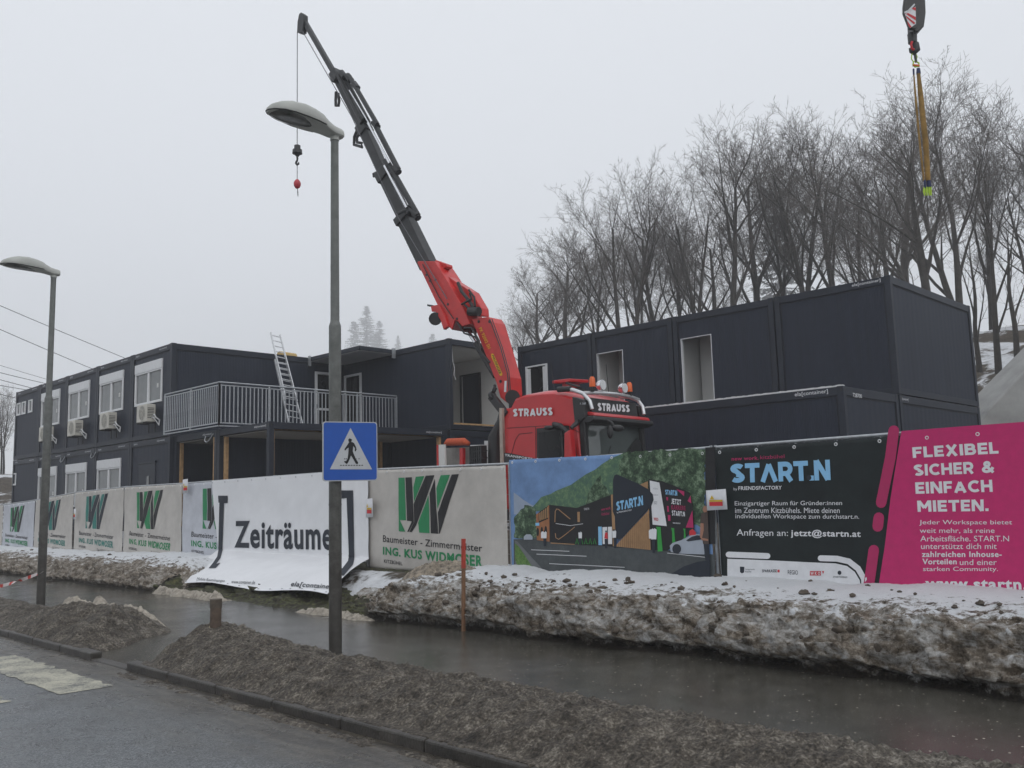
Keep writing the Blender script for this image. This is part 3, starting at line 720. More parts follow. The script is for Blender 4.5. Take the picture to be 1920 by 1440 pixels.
for lvl, (za, zb) in enumerate(((ZM + .015, ZT), (ZB, ZM))):
    for i in range(5):
        ya = 27.0 + 3.03 * i; yb = ya + 3.015
        wname = 'upper' if lvl == 0 else 'lower'
        holes = []; feats = []
        if lvl == 0 and i < 4: c0 = 27.70 + 3.04 * i; feats = [(c0, c0 + 2.06, 5.12, 6.50, .30, True)]
        elif lvl == 0: feats = [(40.02, 40.5, 5.86, 6.40, 0, False), (40.86, 41.34, 5.86, 6.40, 0, False), (41.52, 42.0, 5.86, 6.40, 0, False)]
        elif i == 0: feats = []
        elif i < 4: c0 = 30.77 + 3.05 * (i - 1); feats = [(c0, c0 + 2.04, 1.9, 3.49, .30, True)]
        else: feats = [(41.72, 42.15, 2.9, 3.42, 0, False)]
        what = ['with white shuttered double window', 'blank with a grey metal door', 'with three small square windows', 'with one small square window'][0 if (lvl == 0 and i < 4) or (lvl and 0 < i < 4) else 1 if i == 0 else 2 if lvl == 0 else 3]
        lab = '%s left-block container %s, %s from the balcony' % (wname, what, numerals[i])
        t_ = container(lab, LX, LX + 6.36, ya, yb, za, zb, [(f[0] + .01, f[1] - .01, f[2] + .01, f[3] - .01) for f in feats])
        for f in feats: window_w(t_, LX + .03, f[0], f[1], f[2], f[3], f[4], f[5])
        stick(t_, (LX - .002 + .006, ya + .95, zb - .13), (0, -1, 0))
        stick(t_, (LX - .002 + .006, yb - .3, zb - .13), (0, -1, 0), .28, .05, '7267%02d' % (11 + i * 7 + lvl * 3))
        if lvl == 1 and i == 0:
            mb = MB(); xx = .012
            mb.box((xx, 1.05, .1), (xx + .03, 2.25, 2.15)); d_ = mb.build('door', M['anth'], t_, bevel=.006)
            mb = MB(); mb.box((xx - .02, 1.45, 1.1), (xx - .002, 1.62, 1.75)); mb.build('door_pane', M['glass'], d_)
            mb = MB(); mb.box((xx - .03, 1.0, 2.152), (xx + .03, 2.3, 2.22)); mb.build('door_hood', M['anth'], t_)
# roof ballast dots and a cable bridge
def make_ac():
    t_ = thing('air_conditioner', '', 'air conditioner', group='outdoor air conditioner units under the windows')
    mb = MB(); mb.box((-.30, 0, 0), (0, .74, .56)); cs = mb.build('casing', M['acbeige'], t_, bevel=.02)
    mb = MB()
    for r in (.10, .235):
        pts = [(-.308, .31 + r * math.cos(a * math.pi / 12), .28 + r * math.sin(a * math.pi / 12)) for a in range(25)]
        mb.tube(pts, .006, 4)
    for k in range(8):
        a = k * math.pi / 4; mb.tube([(-.308, .31, .28), (-.308, .31 + .235 * math.cos(a), .28 + .235 * math.sin(a))], .005, 4)
    mb.build('fan_grille', M['acbeige'], t_)
    mb = MB(); mb.tube([(-.29, .31, .28), (-.302, .31, .28)], .225, 24); mb.build('fan_opening', M['acshade'], t_)
    mb = MB()
    for k in range(7): mb.box((-.26, -.006, .12 + k * .05), (-.06, .0, .14 + k * .05))
    mb.build('side_vent', M['black'], t_)
    mb = MB(); mb.tube([(-.08, 0, .2), (-.10, -.13, .22), (-.06, -.17, .12), (0.05, -.18, .05), (.05, -.14, -.12)], .022, 7); mb.tube([(-.12, 0, .12), (-.12, -.10, .14), (-.03, -.14, 0), (.04, -.15, -.1)], .016, 7)
    mb.build('pipe', M['pvc'], t_, smooth=60)
    mb = MB(); 
    for yy in (.12, .58): mb.box((-.34, yy, -.05), (.06, yy + .035, -.012)); mb.box((.03, yy, -.3), (.06, yy + .035, -.05))
    mb.build('bracket', M['black'], t_)
    return t_
ac0 = make_ac()
for i in range(4):
    o = ac0 if i == 0 else copy_tree(ac0)
    o.location = (LX - .10, 27.85 + 3.05 * i, 4.47 + (.0, .01, -.01, 0)[i])
    o['label'] = 'beige outdoor air conditioner under the %s upper window from the balcony' % numerals[i]
# small cable tails hanging from lower beams
for i, yy in enumerate((24.35, 33.05, 36.1)):
    mb = MB(); xx = LX - .03
    mb.tube([(xx + .05, yy + .35, 3.80), (xx, yy + .30, 3.66), (xx - .02, yy + .15, 3.60), (xx, yy, 3.66), (xx + .05, yy - .12, 3.84)], .017, 6)
    tag(mb.build('connection_cable', M['galv'], smooth=60), 'grey looped cable hanging on the lower beam, %s from the open terrace corner' % numerals[i], 'cable', 'looped cables on the lower beams')

# terrace block: two open containers
FX = 12.35
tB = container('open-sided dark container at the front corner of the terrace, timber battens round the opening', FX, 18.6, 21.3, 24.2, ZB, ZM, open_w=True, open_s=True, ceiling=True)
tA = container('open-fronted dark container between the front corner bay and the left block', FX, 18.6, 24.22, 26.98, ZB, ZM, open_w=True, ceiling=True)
stick(tB, (FX + .002, 22.1, ZM - .14), (0, -1, 0), .62, .07); stick(tA, (FX + .002, 25.1, ZM - .14), (0, -1, 0), .55, .065)
stick(tB, (17.75, 21.302, ZM - .14), (1, 0, 0), .62, .07)
mb = MB(); o_ = tB.location
for a, c in (((12.50, 21.42), .075), ((18.35, 21.42), .09)): mb.box((a[0] - o_.x, a[1] - o_.y, .15), (a[0] + c - o_.x, a[1] + .12 - o_.y, 2.70))
mb.box((12.5 - o_.x, .12, 2.70), (18.44 - o_.x, .22, 2.755))
mb.box((.12, 2.62, .15), (.22, 2.72, 2.72)); mb.build('timber_batten', M['timber'], tB)
mb = MB(); mb.box((.12, 2.55, .15), (.22, 2.63, 2.72)); mb.box((.02, .16, .15), (.1, .24, 2.72)); mb.build('timber_batten', M['timber'], tA)
mb = MB(); mb.box((4.95, 2.5, .15), (5.05, 2.6, 2.72)); mb.box((5.5, 2.5, .15), (5.6, 2.6, 2.72)); mb.build('timber_batten', M['timber'], tB)
# framed door inside the terrace bay
t_ = thing('inner_door', 'pale framed door seen in the dark back wall of the open terrace bay', 'door', (15.3, 26.78, 1.15))
mb = MB(); mb.box((0, 0, 0), (.14, .06, 2.35)); mb.box((1.45, 0, 0), (1.59, .06, 2.35)); mb.box((.14, 0, 2.16), (1.45, .06, 2.35)); mb.build('frame', M['pvc'], t_)
mb = MB(); mb.box((.14, .03, 0), (1.45, .05, 2.16)); mb.build('pane', M['darkglass'], t_)

# centre block
cu_ = container('upper container with a torn-open white room facing the crane', 18.66, 21.6, 21.22, 27.25, ZM + .015, ZT, holes_w=[(25.95, 26.95, 4.2, 6.30)], open_s=True)
mb = MB(); o_ = cu_.location; W_, L_ = 2.94, 6.03
mb.box((.10, .15, .15), (.13, 4.5, 2.73)); mb.box((.13, 4.47, .15), (W_ - .1, 4.5, 2.73))
panel(mb, 'x', W_ - .14, .03, .15, 4.47, .15, 2.73, [(22.75 - 21.22, 23.72 - 21.22, .16, 6.18 - ZM - .015)])
mb.box((.13, .15, 2.70), (W_ - .14, 4.47, 2.728)); mb.box((.13, .12, .135), (W_ - .14, 4.47, .155)); mb.build('room_lining', M['lining'], cu_)
mb = MB(); mb.box((W_ - .20, 1.50, .16), (W_ - .141, 1.56, 2.22)); mb.box((W_ - .20, 1.56, 2.17), (W_ - .141, 2.5, 2.22)); mb.box((W_ - .2, 2.5, .16), (W_ - .141, 2.56, 2.22)); mb.build('door_lining', M['black'], cu_)
mb = MB(); mb.box((.16, -.03, .16), (W_ - .16, .02, .21)); mb.build('timber_sill', M['timber'], cu_)
mb = MB(); mb.tube([(.22, .1, 2.6), (.20, .05, 2.2), (.27, .04, 1.95), (.22, .03, 1.75), (.30, .03, 1.6)], .012, 6); mb.build('loose_wire', M['pvc'], cu_)
cl_ = container('lower container with small white window below the open white room', 18.66, 21.6, 21.22, 27.25, ZB, ZM, holes_s=[(20.2, 20.8, 3.0, 3.6)])
stick(cl_, (20.6, 21.222, ZM - .13), (1, 0, 0), .5, .06)
mb = MB(); a = (20.15 - 18.66); mb.box((a, .0, 1.7), (a + .1, .06, 2.62)); mb.box((a + .55, .0, 1.7), (a + .65, .06, 2.62)); mb.box((a + .1, 0, 2.5), (a + .55, .06, 2.62)); mb.box((a + .1, 0, 1.7), (a + .55, .06, 1.8)); wf = mb.build('window', M['pvc'], cl_)
mb = MB(); mb.box((a + .1, .03, 1.8), (a + .55, .05, 2.5)); mb.build('pane', M['glass'], wf)
# glazed doors at the inner corner of the balcony
def glazed_door_s(x0, x1, y, z0, z1, label):
    t_ = thing('balcony_door', label, 'door', (x0, y, z0), group='white glazed doors onto the balcony'); W = x1 - x0; Hh = z1 - z0
    mb = MB(); mb.box((0, -.04, 0), (.09, .03, Hh)); mb.box((W - .09, -.04, 0), (W, .03, Hh)); mb.box((.09, -.04, Hh - .09), (W - .09, .03, Hh)); mb.box((.09, -.04, 0), (W - .09, .03, .1)); mb.box((.09, -.035, .95), (W - .09, .03, 1.03)); mb.build('frame', M['pvc'], t_)
    mb = MB(); mb.box((.09, -.02, .1), (W - .09, -.005, .95)); mb.box((.09, -.02, 1.03), (W - .09, -.005, Hh - .09)); mb.build('pane', M['darkglass'], t_)
    mb = MB(); mb.box((.03, -.08, 1.0), (.06, -.04, 1.15)); mb.build('handle', M['galv'], t_)
glazed_door_s(17.45, 18.25, 27.03, 4.1, 6.42, 'white glazed door in the side wall of the left block, under the canopy')
t_ = thing('balcony_door', 'wide white framed glass door just right of the blue sign pole', 'door', (18.66, 25.95, 4.1), group='white glazed doors onto the balcony')
mb = MB(); mb.box((-.02, 0, 0), (.08, .08, 2.25)); mb.box((-.02, .95, 0), (.08, 1.03, 2.25)); mb.box((-.02, .08, 2.17), (.08, .95, 2.25)); mb.box((-.02, .08, 0), (.08, .95, .1)); mb.build('frame', M['pvc'], t_)
mb = MB(); mb.box((.03, .08, .1), (.045, .95, 2.17)); mb.build('pane', M['darkglass'], t_)
# canopy
t_ = thing('canopy', 'flat dark canopy with pale underside in the inner corner above the balcony', 'canopy', (17.2, 24.0, 6.74))
mb = MB(); mb.box((0, 0, .02), (1.45, 2.98, .16)); mb.build('slab', M['anth'], t_, bevel=.01)
mb = MB(); mb.box((.05, .05, 0), (1.44, 2.93, .018)); mb.build('soffit', M['lining'], t_)
mb = MB(); mb.box((-.05, 2.9, -.16), (.02, 3.0, .20)); mb.box((1.32, -.06, -.14), (1.45, -.005, .2)); mb.build('bracket', M['galv'], t_)
# timber bit lying on the roof
mb = MB(); mb.tube([(16.6, 28.0, 7.07), (17.3, 28.1, 7.07)], .13, 12); tag(mb.build('insulation_roll', flat('yellow_roll', (.55, .38, .14))), 'small yellow roll on the roof left of the lamp pole', 'roll')

# right block
RX = 21.67
ys = [(8.4, 11.49), (11.53, 14.75), (14.79, 17.82), (17.86, 21.1)]
for i, (a, b_) in enumerate(ys):
    hs = []
    if i == 1: hs = [(13.49, 14.51, 4.2, 6.21)]
    if i == 2: hs = [(16.63, 17.66, 4.2, 6.20)]
    if i == 3: hs = [(19.77, 20.76, 4.2, 6.17)]
    lab = ('blank upper container at the near end of the right block, white print on its corner', 'upper container with the nearest tall doorless opening, right of the truck', 'upper container with doorless opening behind the truck beacons', 'upper container with white framed glass door beside the crane column')[i]
    t_ = container(lab, RX, 27.35, a, b_, ZM + .015, ZT, holes_w=hs, lining=i in (1, 2))
    if i in (1, 2):
        h = hs[0]; mb = MB(); o_ = t_.location; x = .02
        mb.box((x, h[0] - o_.y, h[2] - o_.z), (x + .10, h[0] - o_.y + .018, h[3] - o_.z)); mb.box((x, h[1] - o_.y - .018, h[2] - o_.z), (x + .10, h[1] - o_.y, h[3] - o_.z)); mb.box((x, h[0] - o_.y + .018, h[3] - o_.z - .018), (x + .10, h[1] - o_.y - .018, h[3] - o_.z))
        mb.build('opening_trim', M['whitepaint'], t_)
        mb = MB(); mb.box((1.15, .15, .15), (1.2, b_ - a - .15, 2.7)); mb.build('partition', M['lining'], t_)
    if i == 3:
        f = window_w(t_, RX + .03, 19.77, 20.76, 4.2, 6.17, 0, False, M['darkglass'], 'door')
        mb = MB(); x = .02; mb.box((x, 1.98, .2), (x + .04, 2.83, 1.0)); mb.box((x, 1.985, 1.0), (x + .04, 2.12, 2.1)); mb.box((x, 2.69, 1.0), (x + .04, 2.825, 2.1)); mb.build('door_leaf', M['pvc'], f)
    if i == 0: stick(t_, (RX + .001, 9.35, ZT - .14), (0, -1, 0), .72, .09)
    c = container(('bottom container at the near end of the right block, behind the low front container', 'bottom container second from the near end of the right block', 'bottom container third from the near end, behind the truck', 'bottom container at the crane end of the right block')[i], RX, 27.35, a, b_, ZB, ZM)
    if i == 0: stick(c, (21.75, a + .002, ZM - .14), (1, 0, 0), .45, .07)
cf = container('low single-storey container in front of the right block, snow rim on its roof', 18.68, 21.64, 8.42, 14.45, ZB, ZM)
stick(cf, (18.682, 9.55, ZM - .15), (0, -1, 0), .78, .11)
wall_text('728700', (19.15, 8.425, ZM - .22), (1, 0, 0), .45, .09, M['whitepaint'], cf)
mb = MB(); n = 120
for j in range(n):
    y0_, y1_ = lerp(8.45, 14.4, j / n), lerp(8.45, 14.4, (j + 1) / n)
    mb.box((18.70, y0_, ZM - .012), (18.82 + .03 * N.noise(Vector((0, j * .3, 0))), y1_, ZM + .025 + .015 * N.noise(Vector((j * .4, 0, 0)))))
tag(mb.build('snow_rim', simple('roof_snow', (.7, .7, .7), .8, 0, .1, 8)), 'thin white rim of snow along the roof edge of the low front container', 'snow', kind='stuff')

# ------------------------------------------------------------------ balcony railing
bal = MB(); bal.box((-.004, -.02, 0), (.004, .02, 1.06)); bal_me = None
def railing(label, p0, p1, nb, closed_base=True):
    p0, p1 = Vector(p0), Vector(p1); d = p1 - p0; L = d.length; rz = math.atan2(d.y, d.x)
    t_ = thing('balcony_railing', label, 'railing', p0, rz, 'galvanised railings of the terrace')
    mb = MB(); mb.tube([(0, 0, 1.22), (L, 0, 1.22)], .024, 10); mb.build('handrail', M['galv'], t_, smooth=60)
    mb = MB(); mb.box((0, -.012, 1.125), (L, .012, 1.155)); mb.build('top_rail', M['galv'], t_)
    mb = MB(); mb.box((0, -.012, .055), (L, .012, .09)); mb.build('bottom_rail', M['galv'], t_)
    mb = MB(); mb.box((0, -.03, -.03), (L, .03, -.0)); mb.build('base_channel', M['galv'], t_)
    global bal_me
    np_ = max(2, round(L / 1.6) + 1)
    for k in range(np_):
        mb = MB(); x = L * k / (np_ - 1); mb.box((x - .02, -.02, 0), (x + .02, .02, 1.2)); mb.build('post', M['galv'], t_)
    for k in range(nb):
        x = L * (k + .5) / nb
        if bal_me is None:
            mb = MB(); mb.box((-.016, -.006, .09), (.016, .006, 1.125)); o = mb.build('baluster', M['galv'], t_); bal_me = o.data
        else: o = bpy.data.objects.new('baluster', bal_me); col.objects.link(o); o.parent = t_
        o.location = (x, 0, 0)
railing('short side of the galvanised terrace railing, running back from the corner to the left block', (12.04, 27.0, 4.02), (12.04, 23.5, 4.02), 29)
railing('long side of the galvanised terrace railing, from its corner to the centre block', (12.04, 23.5, 4.02), (18.32, 23.5, 4.02), 49)

# ------------------------------------------------------------------ ladder
foot = Vector((15.25, 24.55, 4.0)); topw = Vector((15.98, 27.25, 7.62))
t_ = thing('extension_ladder', 'aluminium extension ladder leaning from the terrace against the left block roof', 'ladder', foot)
D = topw - foot; d = D.normalized(); sx = Vector((1, 0, 0)); sx = (sx - d * sx.dot(d)).normalized(); nn = d.cross(sx)
def ladder(a, b_, wdt, off, nr, w2=None):
    w2 = w2 or wdt; mb = MB(); p, q = D * a + nn * off, D * b_ + nn * off
    for s_ in (-1, 1): mb.beam(p + sx * s_ * wdt / 2, q + sx * s_ * w2 / 2, .028, .07, sx)
    mb.build('side_rail', M['alu'], t_)
    for k in range(nr):
        f = (k + .5) / nr; c = lerp(p, q, f); ww = lerp(wdt, w2, f); mb = MB(); mb.tube([c - sx * ww / 2, c + sx * ww / 2], .015, 7); mb.build('rung', M['alu'], t_)
ladder(0, .72, .50, .04, 12, .42); ladder(.30, 1, .40, -.04, 12, .34)

# ------------------------------------------------------------------ crane truck (local frame: x across, y rearwards, z up)
TO = Vector((14.5, 12.2, .9)); TR = R_(4.5)
TA = Vector((math.cos(TR), math.sin(TR), 0)); TB_ = Vector((-math.sin(TR), math.cos(TR), 0))
truck = thing('crane_truck', 'red crane truck with white lettering, its loader crane raised over the fence', 'truck', TO, TR)
def tl(px, py, lx=None, ly=None):
    n, v_ = (TA, lx) if lx is not None else (TB_, ly)
    p = onplane(px, py, TO + n * v_, n) - TO
    return Vector((p.dot(TA), p.dot(TB_), p.z))
W = 2.42
# cab shell: cross sections across the width, tapered toward the roof
prof = [(2.22, .55), (2.20, 1.75), (2.16, 2.55), (2.12, 2.95), (2.02, 3.14), (1.75, 3.19), (1.2, 3.215), (.85, 3.19), (.5, 3.10), (.24, 2.99), (.17, 2.9), (.14, 2.45), (.06, 1.75), (.0, 1.2), (.0, .55)]
mb = MB(); xs_ = [0, .03, .10, .25, W / 2, W - .25, W - .10, W - .03, W]; n = len(prof)
for x in xs_:
    e = min(x, W - x); ins = (1 - min(1, e / .25)) ** 2
    for (yy, zz) in prof:
        cz = max(0, (zz - 2.6) / .6); tx = x + (.09 * cz if x < W / 2 else -.09 * cz) * (1 - min(1, e / 1.0))
        mb.v.append((tx, yy + (.10 * ins * (1 if yy < .6 else -.5 if yy > 1.9 else 0)), zz - (.10 * ins * (cz ** .5) if zz > 2.6 else 0)))
for i in range(len(xs_) - 1):
    for j in range(n - 1): a = i * n + j; mb.f.append((a, a + 1, a + n + 1, a + n))
mb.f.append(tuple(range(n))); mb.f.append(tuple(reversed(range((len(xs_) - 1) * n, len(xs_) * n))))
cab = mb.build('cab', M['red'], truck, smooth=35)
# groove lines and raised rear panel on the side
def side_poly(pts, name, mat, parent, x=-.004, th=.012, bev=0.):
    mb = MB(); mb.prism([(x, a, b_) for a, b_ in pts], (-th, 0, 0)); return mb.build(name, mat, parent, bevel=bev)
def side_strip(pts, wd, name, mat, parent, x=0.):
    mb = MB()
    for (a, b_), (c, d_) in zip(pts, pts[1:]): mb.beam((x, a, b_), (x, c, d_), .012, wd)
    return mb.build(name, mat, parent)
M['groove'] = flat('shadow_gap', (.05, .004, .005))
side_strip([(2.17, 2.43), (1.0, 2.40), (.45, 2.36), (.16, 2.2)], .012, 'panel_gap', M['groove'], cab)
side_strip([(1.33, 2.40), (1.36, 1.0)], .012, 'panel_gap', M['groove'], cab)
side_strip([(1.42, 2.28), (1.80, 2.27), (1.92, 2.15), (2.08, 1.75), (2.06, 1.66), (1.9, 1.58), (1.42, 1.42)], .014, 'panel_gap', M['groove'], cab)
side_poly([(1.29, 2.36), (.42, 2.36), (.26, 1.9), (.15, 1.30), (1.32, 1.30)], 'window_frame', M['black'], cab)
side_poly([(1.24, 2.26), (.50, 2.29), (.36, 1.9), (.30, 1.40), (1.26, 1.40)], 'side_window', M['darkglass'], cab, -.018, .004)
side_poly([(.62, 2.32), (.585, 2.32), (.56, 1.4), (.60, 1.4)], 'window_divider', M['black'], cab, -.022, .012)
# black corner fairing
mb = MB(); mb.prism([(-.012, .30, 2.97), (-.012, .02, 2.88), (-.012, -.03, 2.50), (-.012, .14, 2.40), (-.012, .26, 2.42)], (.22, 0, 0)); mb.build('corner_fairing', M['black'], cab, bevel=.02)
mb = MB(); mb.prism([(W + .012, .30, 2.97), (W + .012, .02, 2.88), (W + .012, -.03, 2.50), (W + .012, .14, 2.40), (W + .012, .26, 2.42)], (-.22, 0, 0)); mb.build('corner_fairing', M['black'], cab, bevel=.02)
# front lettered board
mb = MB(); mb.prism([(.30, .06, 2.95), (.30, .0, 2.62), (.30, .16, 2.62), (.30, .25, 2.96)], (W - .60, 0, 0)); mb.build('sign_board', M['black'], cab)
board_n = Vector((0, -.98, .18)).normalized()
# visor
mb = MB(); mb.prism([(.10, .12, 2.66), (.10, -.16, 2.60), (.10, -.20, 2.53), (.10, .1, 2.55)], (W - .2, 0, 0)); mb.build('visor', M['red'], cab, bevel=.02)
mb = MB(); mb.prism([(.02, .14, 2.545), (.02, -.21, 2.525), (.02, -.24, 2.44), (.02, -.10, 2.38), (.02, .14, 2.40)], (W - .04, 0, 0)); mb.build('visor_lip', M['black'], cab, bevel=.02)
# windscreen with pillars
M['screen'] = simple('windscreen_glass', (.085, .10, .097), .04, 0, .1, 1.5, spec=1.)
mb = MB(); ws = []
for k in range(9):
    x = lerp(.12, W - .12, k / 8); bow = .16 * ((k - 4) / 4) ** 2
    ws += [(x, .02 + bow * .8 - .03, 2.40), (x, -.09 + bow * .9, 1.25)]
mb.add(ws, [(2 * k, 2 * k + 1, 2 * k + 3, 2 * k + 2) for k in range(8)]); mb.build('windscreen', M['screen'], cab, smooth=180)
for xa in (.02, W - .14): 
    mb = MB(); mb.prism([(xa, .16, 2.42), (xa, .02, 2.42), (xa, -.02, 1.2), (xa, .14, 1.2)], (.12, 0, 0)); mb.build('pillar', M['black'], cab, bevel=.02)
mb = MB(); mb.prism([(1.35, -.04, 1.2), (2.2, .0, 1.2), (2.2, .0, 2.02), (1.95, -.02, 2.12), (1.55, -.04, 1.85), (1.33, -.05, 1.65)], (0, -.008, 0)); mb.build('painted_dark_reflection', M['black'], cab)  # black sheet standing in for the dark reflection on the windscreen
mb = MB()
for x0_, sg in ((.35, 1), (1.15, 1)): mb.beam((x0_, -.12, 1.22), (x0_ + .45, -.10, 1.9), .02, .012)
mb.build('wiper', M['black'], cab)
# mirrors
mb = MB(); mb.prism([(-.34, .30, 2.18), (-.34, .16, 2.24), (-.34, .12, 1.35), (-.34, .34, 1.35)], (.20, 0, 0)); mb.build('mirror', M['red'], cab, bevel=.03)
mb = MB(); mb.prism([(-.33, .345, 2.12), (-.33, .38, 2.05), (-.33, .38, 1.42), (-.33, .345, 1.4)], (.18, 0, 0)); mb.build('mirror_glass', M['black'], cab, bevel=.01)
mb = MB(); mb.tube([(.0, .75, 2.33), (-.14, .70, 2.40), (-.24, .45, 2.34), (-.25, .28, 2.2)], [.04, .06, .06, .04], 8); mb.tube([(.02, .2, 2.45), (-.12, .12, 2.38), (-.24, .18, 2.28)], [.04, .055, .04], 8); mb.ball((-.20, .8, 2.33), .09, 10, 7, (1, 1.5, .6)); mb.build('mirror_arm', M['black'], cab, smooth=60)
mb = MB(); mb.tube([(.5, -.2, 2.46), (.5, -.36, 2.38), (.52, -.40, 2.28)], .03, 8); mb.ball((.62, -.42, 2.27), .1, 10, 7, (2.0, 1, .75)); mb.ball((.35, -.40, 2.18), .09, 10, 7, (.7, .8, 1.6)); mb.build('front_mirror', M['black'], cab, smooth=60)
# light bar with lamps and beacons
mb = MB()
def arc(pts, r): mb.tube(pts, r, 10)
arc([(.10, .62, 3.17), (.10, .35, 3.13), (.13, .10, 3.03), (.16, -.04, 2.86), (.18, -.08, 2.68)], .045)
arc([(W - .10, .62, 3.17), (W - .10, .35, 3.13), (W - .13, .10, 3.03), (W - .16, -.04, 2.86), (W - .18, -.08, 2.68)], .045)
arc([(.13, .08, 3.04), (.6, .0, 3.07), (W / 2, -.03, 3.08), (W - .6, .0, 3.07), (W - .13, .08, 3.04)], .04)
mb.build('light_bar', M['alu'], cab, smooth=60)
mb = MB(); mb.tube([(.06, .72, 3.17), (.10, .4, 3.16)], .062, 10); mb.build('bar_sleeve', M['black'], cab, smooth=60)
for x, kind in ((.34, 'b'), (.66, 's'), (1.52, 's'), (1.80, 'b')):
    if kind == 'b':
        mb = MB(); mb.tube([(x, 0, 3.18), (x, 0, 3.24), (x, 0, 3.36), (x, 0, 3.40)], [.066, .068, .06, .035], 14); bo = mb.build('beacon', M['orange'], cab, smooth=50)
        mb = MB(); mb.tube([(x, 0, 3.08), (x, 0, 3.178)], [.045, .06], 10); mb.build('beacon_base', M['black'], cab)
    else:
        mb = MB(); mb.tube([(x, .12, 3.24), (x, .05, 3.24), (x, -.06, 3.24)], [.04, .10, .125], 16); mb.tube([(x, .0, 3.08), (x, .0, 3.15)], .03, 8); so_ = mb.build('spotlight', M['chrome'], cab, smooth=50)
        mb = MB(); mb.tube([(x, -.0605, 3.24), (x, -.068, 3.24)], .108, 16); mb.build('spotlight_lens', M['pvc'], cab)
# roof gear: horns, aerials
mb = MB(); mb.prism([(.55, 1.25, 3.40), (1.35, 1.15, 3.44), (1.35, .8, 3.44), (.6, .8, 3.40)], (0, 0, .07)); mb.box((.75, .95, 3.22), (1.2, 1.12, 3.39)); mb.build('roof_panel', M['red'], cab, bevel=.012)
mb = MB(); mb.tube([(.65, .55, 3.25), (.6, .9, 3.38)], .025, 8); mb.box((.72, .7, 3.2), (1.1, .9, 3.26)); mb.build('roof_bracket', M['black'], cab)
mb = MB(); mb.tube([(.5, 1.15, 3.2), (.46, 1.2, 3.85)], .008, 5); mb.tube([(1.1, .1, 3.1), (1.04, .1, 3.75)], .008, 5); mb.build('aerial', M['black'], cab)
# lettering
hit0 = lambda x, y: onplane(x, y, TO - TA * .006, TA)
z8 = zq(900, 640, 5.647)
P_ = Print(hit0, -TA, .006); P_.block('STRAUSS', z8([(350, 797), (770, 783), (768, 700), (352, 715)]), .27); P_.build('lettering', M['whitepaint'], truck)
bn = (TB_ * -.98 + Vector((0, 0, .18))).normalized()
hitb = lambda x, y: onplane(x, y, TO + TB_ * .03 + Vector((0, 0, 2.785)), bn)
P_ = Print(hitb, bn, .012); P_.block('STRAUSS', z8([(1243, 735), (1580, 752), (1578, 675), (1240, 652)]), .27); P_.build('lettering', M['whitepaint'], truck)
P_ = Print(hit0, -TA, .006); P_.text('TRANSPORTE', z8([(265, 1215), (560, 1262), (560, 1235), (265, 1190)]), .04, layer=3); P_.build('lettering', M['whitepaint'], truck)
P_ = Print(hit0, -TA, .004); P_.poly(z8([(255, 1180), (330, 1185), (600, 1245), (600, 1290), (255, 1290)])); P_.build('stripe', M['black'], truck)
P_ = Print(hit0, -TA, .012); P_.text('R 560', z8([(1062, 672), (1125, 668), (1125, 645), (1062, 650)]), .03); P_.build('model_badge', M['galv'], truck)
# chassis, bed and what stands behind the cab
mb = MB(); mb.box((.5, 1.0, .35), (1.9, 8.6, .6)); mb.build('chassis', M['black'], truck)
mb = MB(); mb.box((.05, 3.6, 1.0), (W - .05, 8.6, 1.15)); mb.build('flatbed', M['boom'], truck)
wh = MB(); wh.tube([(-.14, 0, 0), (.14, 0, 0)], .5, 28); 
for k, (x, y) in enumerate(((.16, .75), (W - .16, .75), (.16, 5.2), (W - .16, 5.2), (.16, 6.5), (W - .16, 6.5))):
    mb = MB(); mb.tube([(x - .15, y, -.4 + .41), (x + .15, y, -.4 + .41)], .5, 28); wo_ = mb.build('wheel', M['black'], truck, smooth=40)
    mb = MB(); mb.tube([(x - .16, y, .01), (x + .16, y, .01)], .27, 18); mb.build('rim', M['galv'], wo_, smooth=40)
z2 = zq(480, 560, 3.0); z5 = zq(680, 380, 2.939); z4 = zq(480, 0, 3.4286)
def tpoly(pts, x0, dx): 
    mb = MB(); mb.prism([tl(a, b_, lx=x0) for a, b_ in pts], (dx, 0, 0)); return mb
# stacked side boards standing on the bed
bo = tpoly(z2([(1020, 822), (1060, 820), (1065, 960), (1020, 960)]), .05, .05).build('side_board', M['lining'], truck)
tpoly(z2([(1015, 822), (1023, 822), (1025, 960), (1018, 960)]), .03, .08).build('board_edge', flat('red_edge', (.5, .03, .03)), truck)
tpoly(z2([(1065, 840), (1205, 835), (1207, 960), (1070, 960)]), .5, .06).build('side_board', simple('board_grey', (.26, .25, .23), .7, 0, .2, 3), truck)
tpoly(z2([(1205, 823), (1345, 820), (1345, 960), (1205, 960)]), 1.6, .06).build('side_board', M['lining'], truck)
tpoly(z2([(1145, 840), (1162, 840), (1162, 960), (1145, 960)]), .3, .1).build('stanchion', M['red'], truck)
mb = MB()
for k in range(6): mb.box((.35, 3.28 + .07 * k, 1.2), (.55, 3.32 + .07 * k, 2.12))
for k in range(5): mb.box((.36, 3.25, 1.3 + .17 * k), (.54, 3.68, 1.33 + .17 * k))
mb.build('pallet_cage', M['boom'], truck)
mb = MB(); mb.tube([tl(835, 833, lx=.3), tl(840, 829, lx=.3), tl(870, 828, lx=.3), tl(879, 832, lx=.3)], [.05, .09, .09, .05], 12)
br = mb.build('brush', M['brush'], None, smooth=80); br.data.transform(Matrix.LocRotScale(TO, truck.rotation_euler, None)); tag(br, 'orange bristle brush lying on the boards behind the truck cab', 'brush')
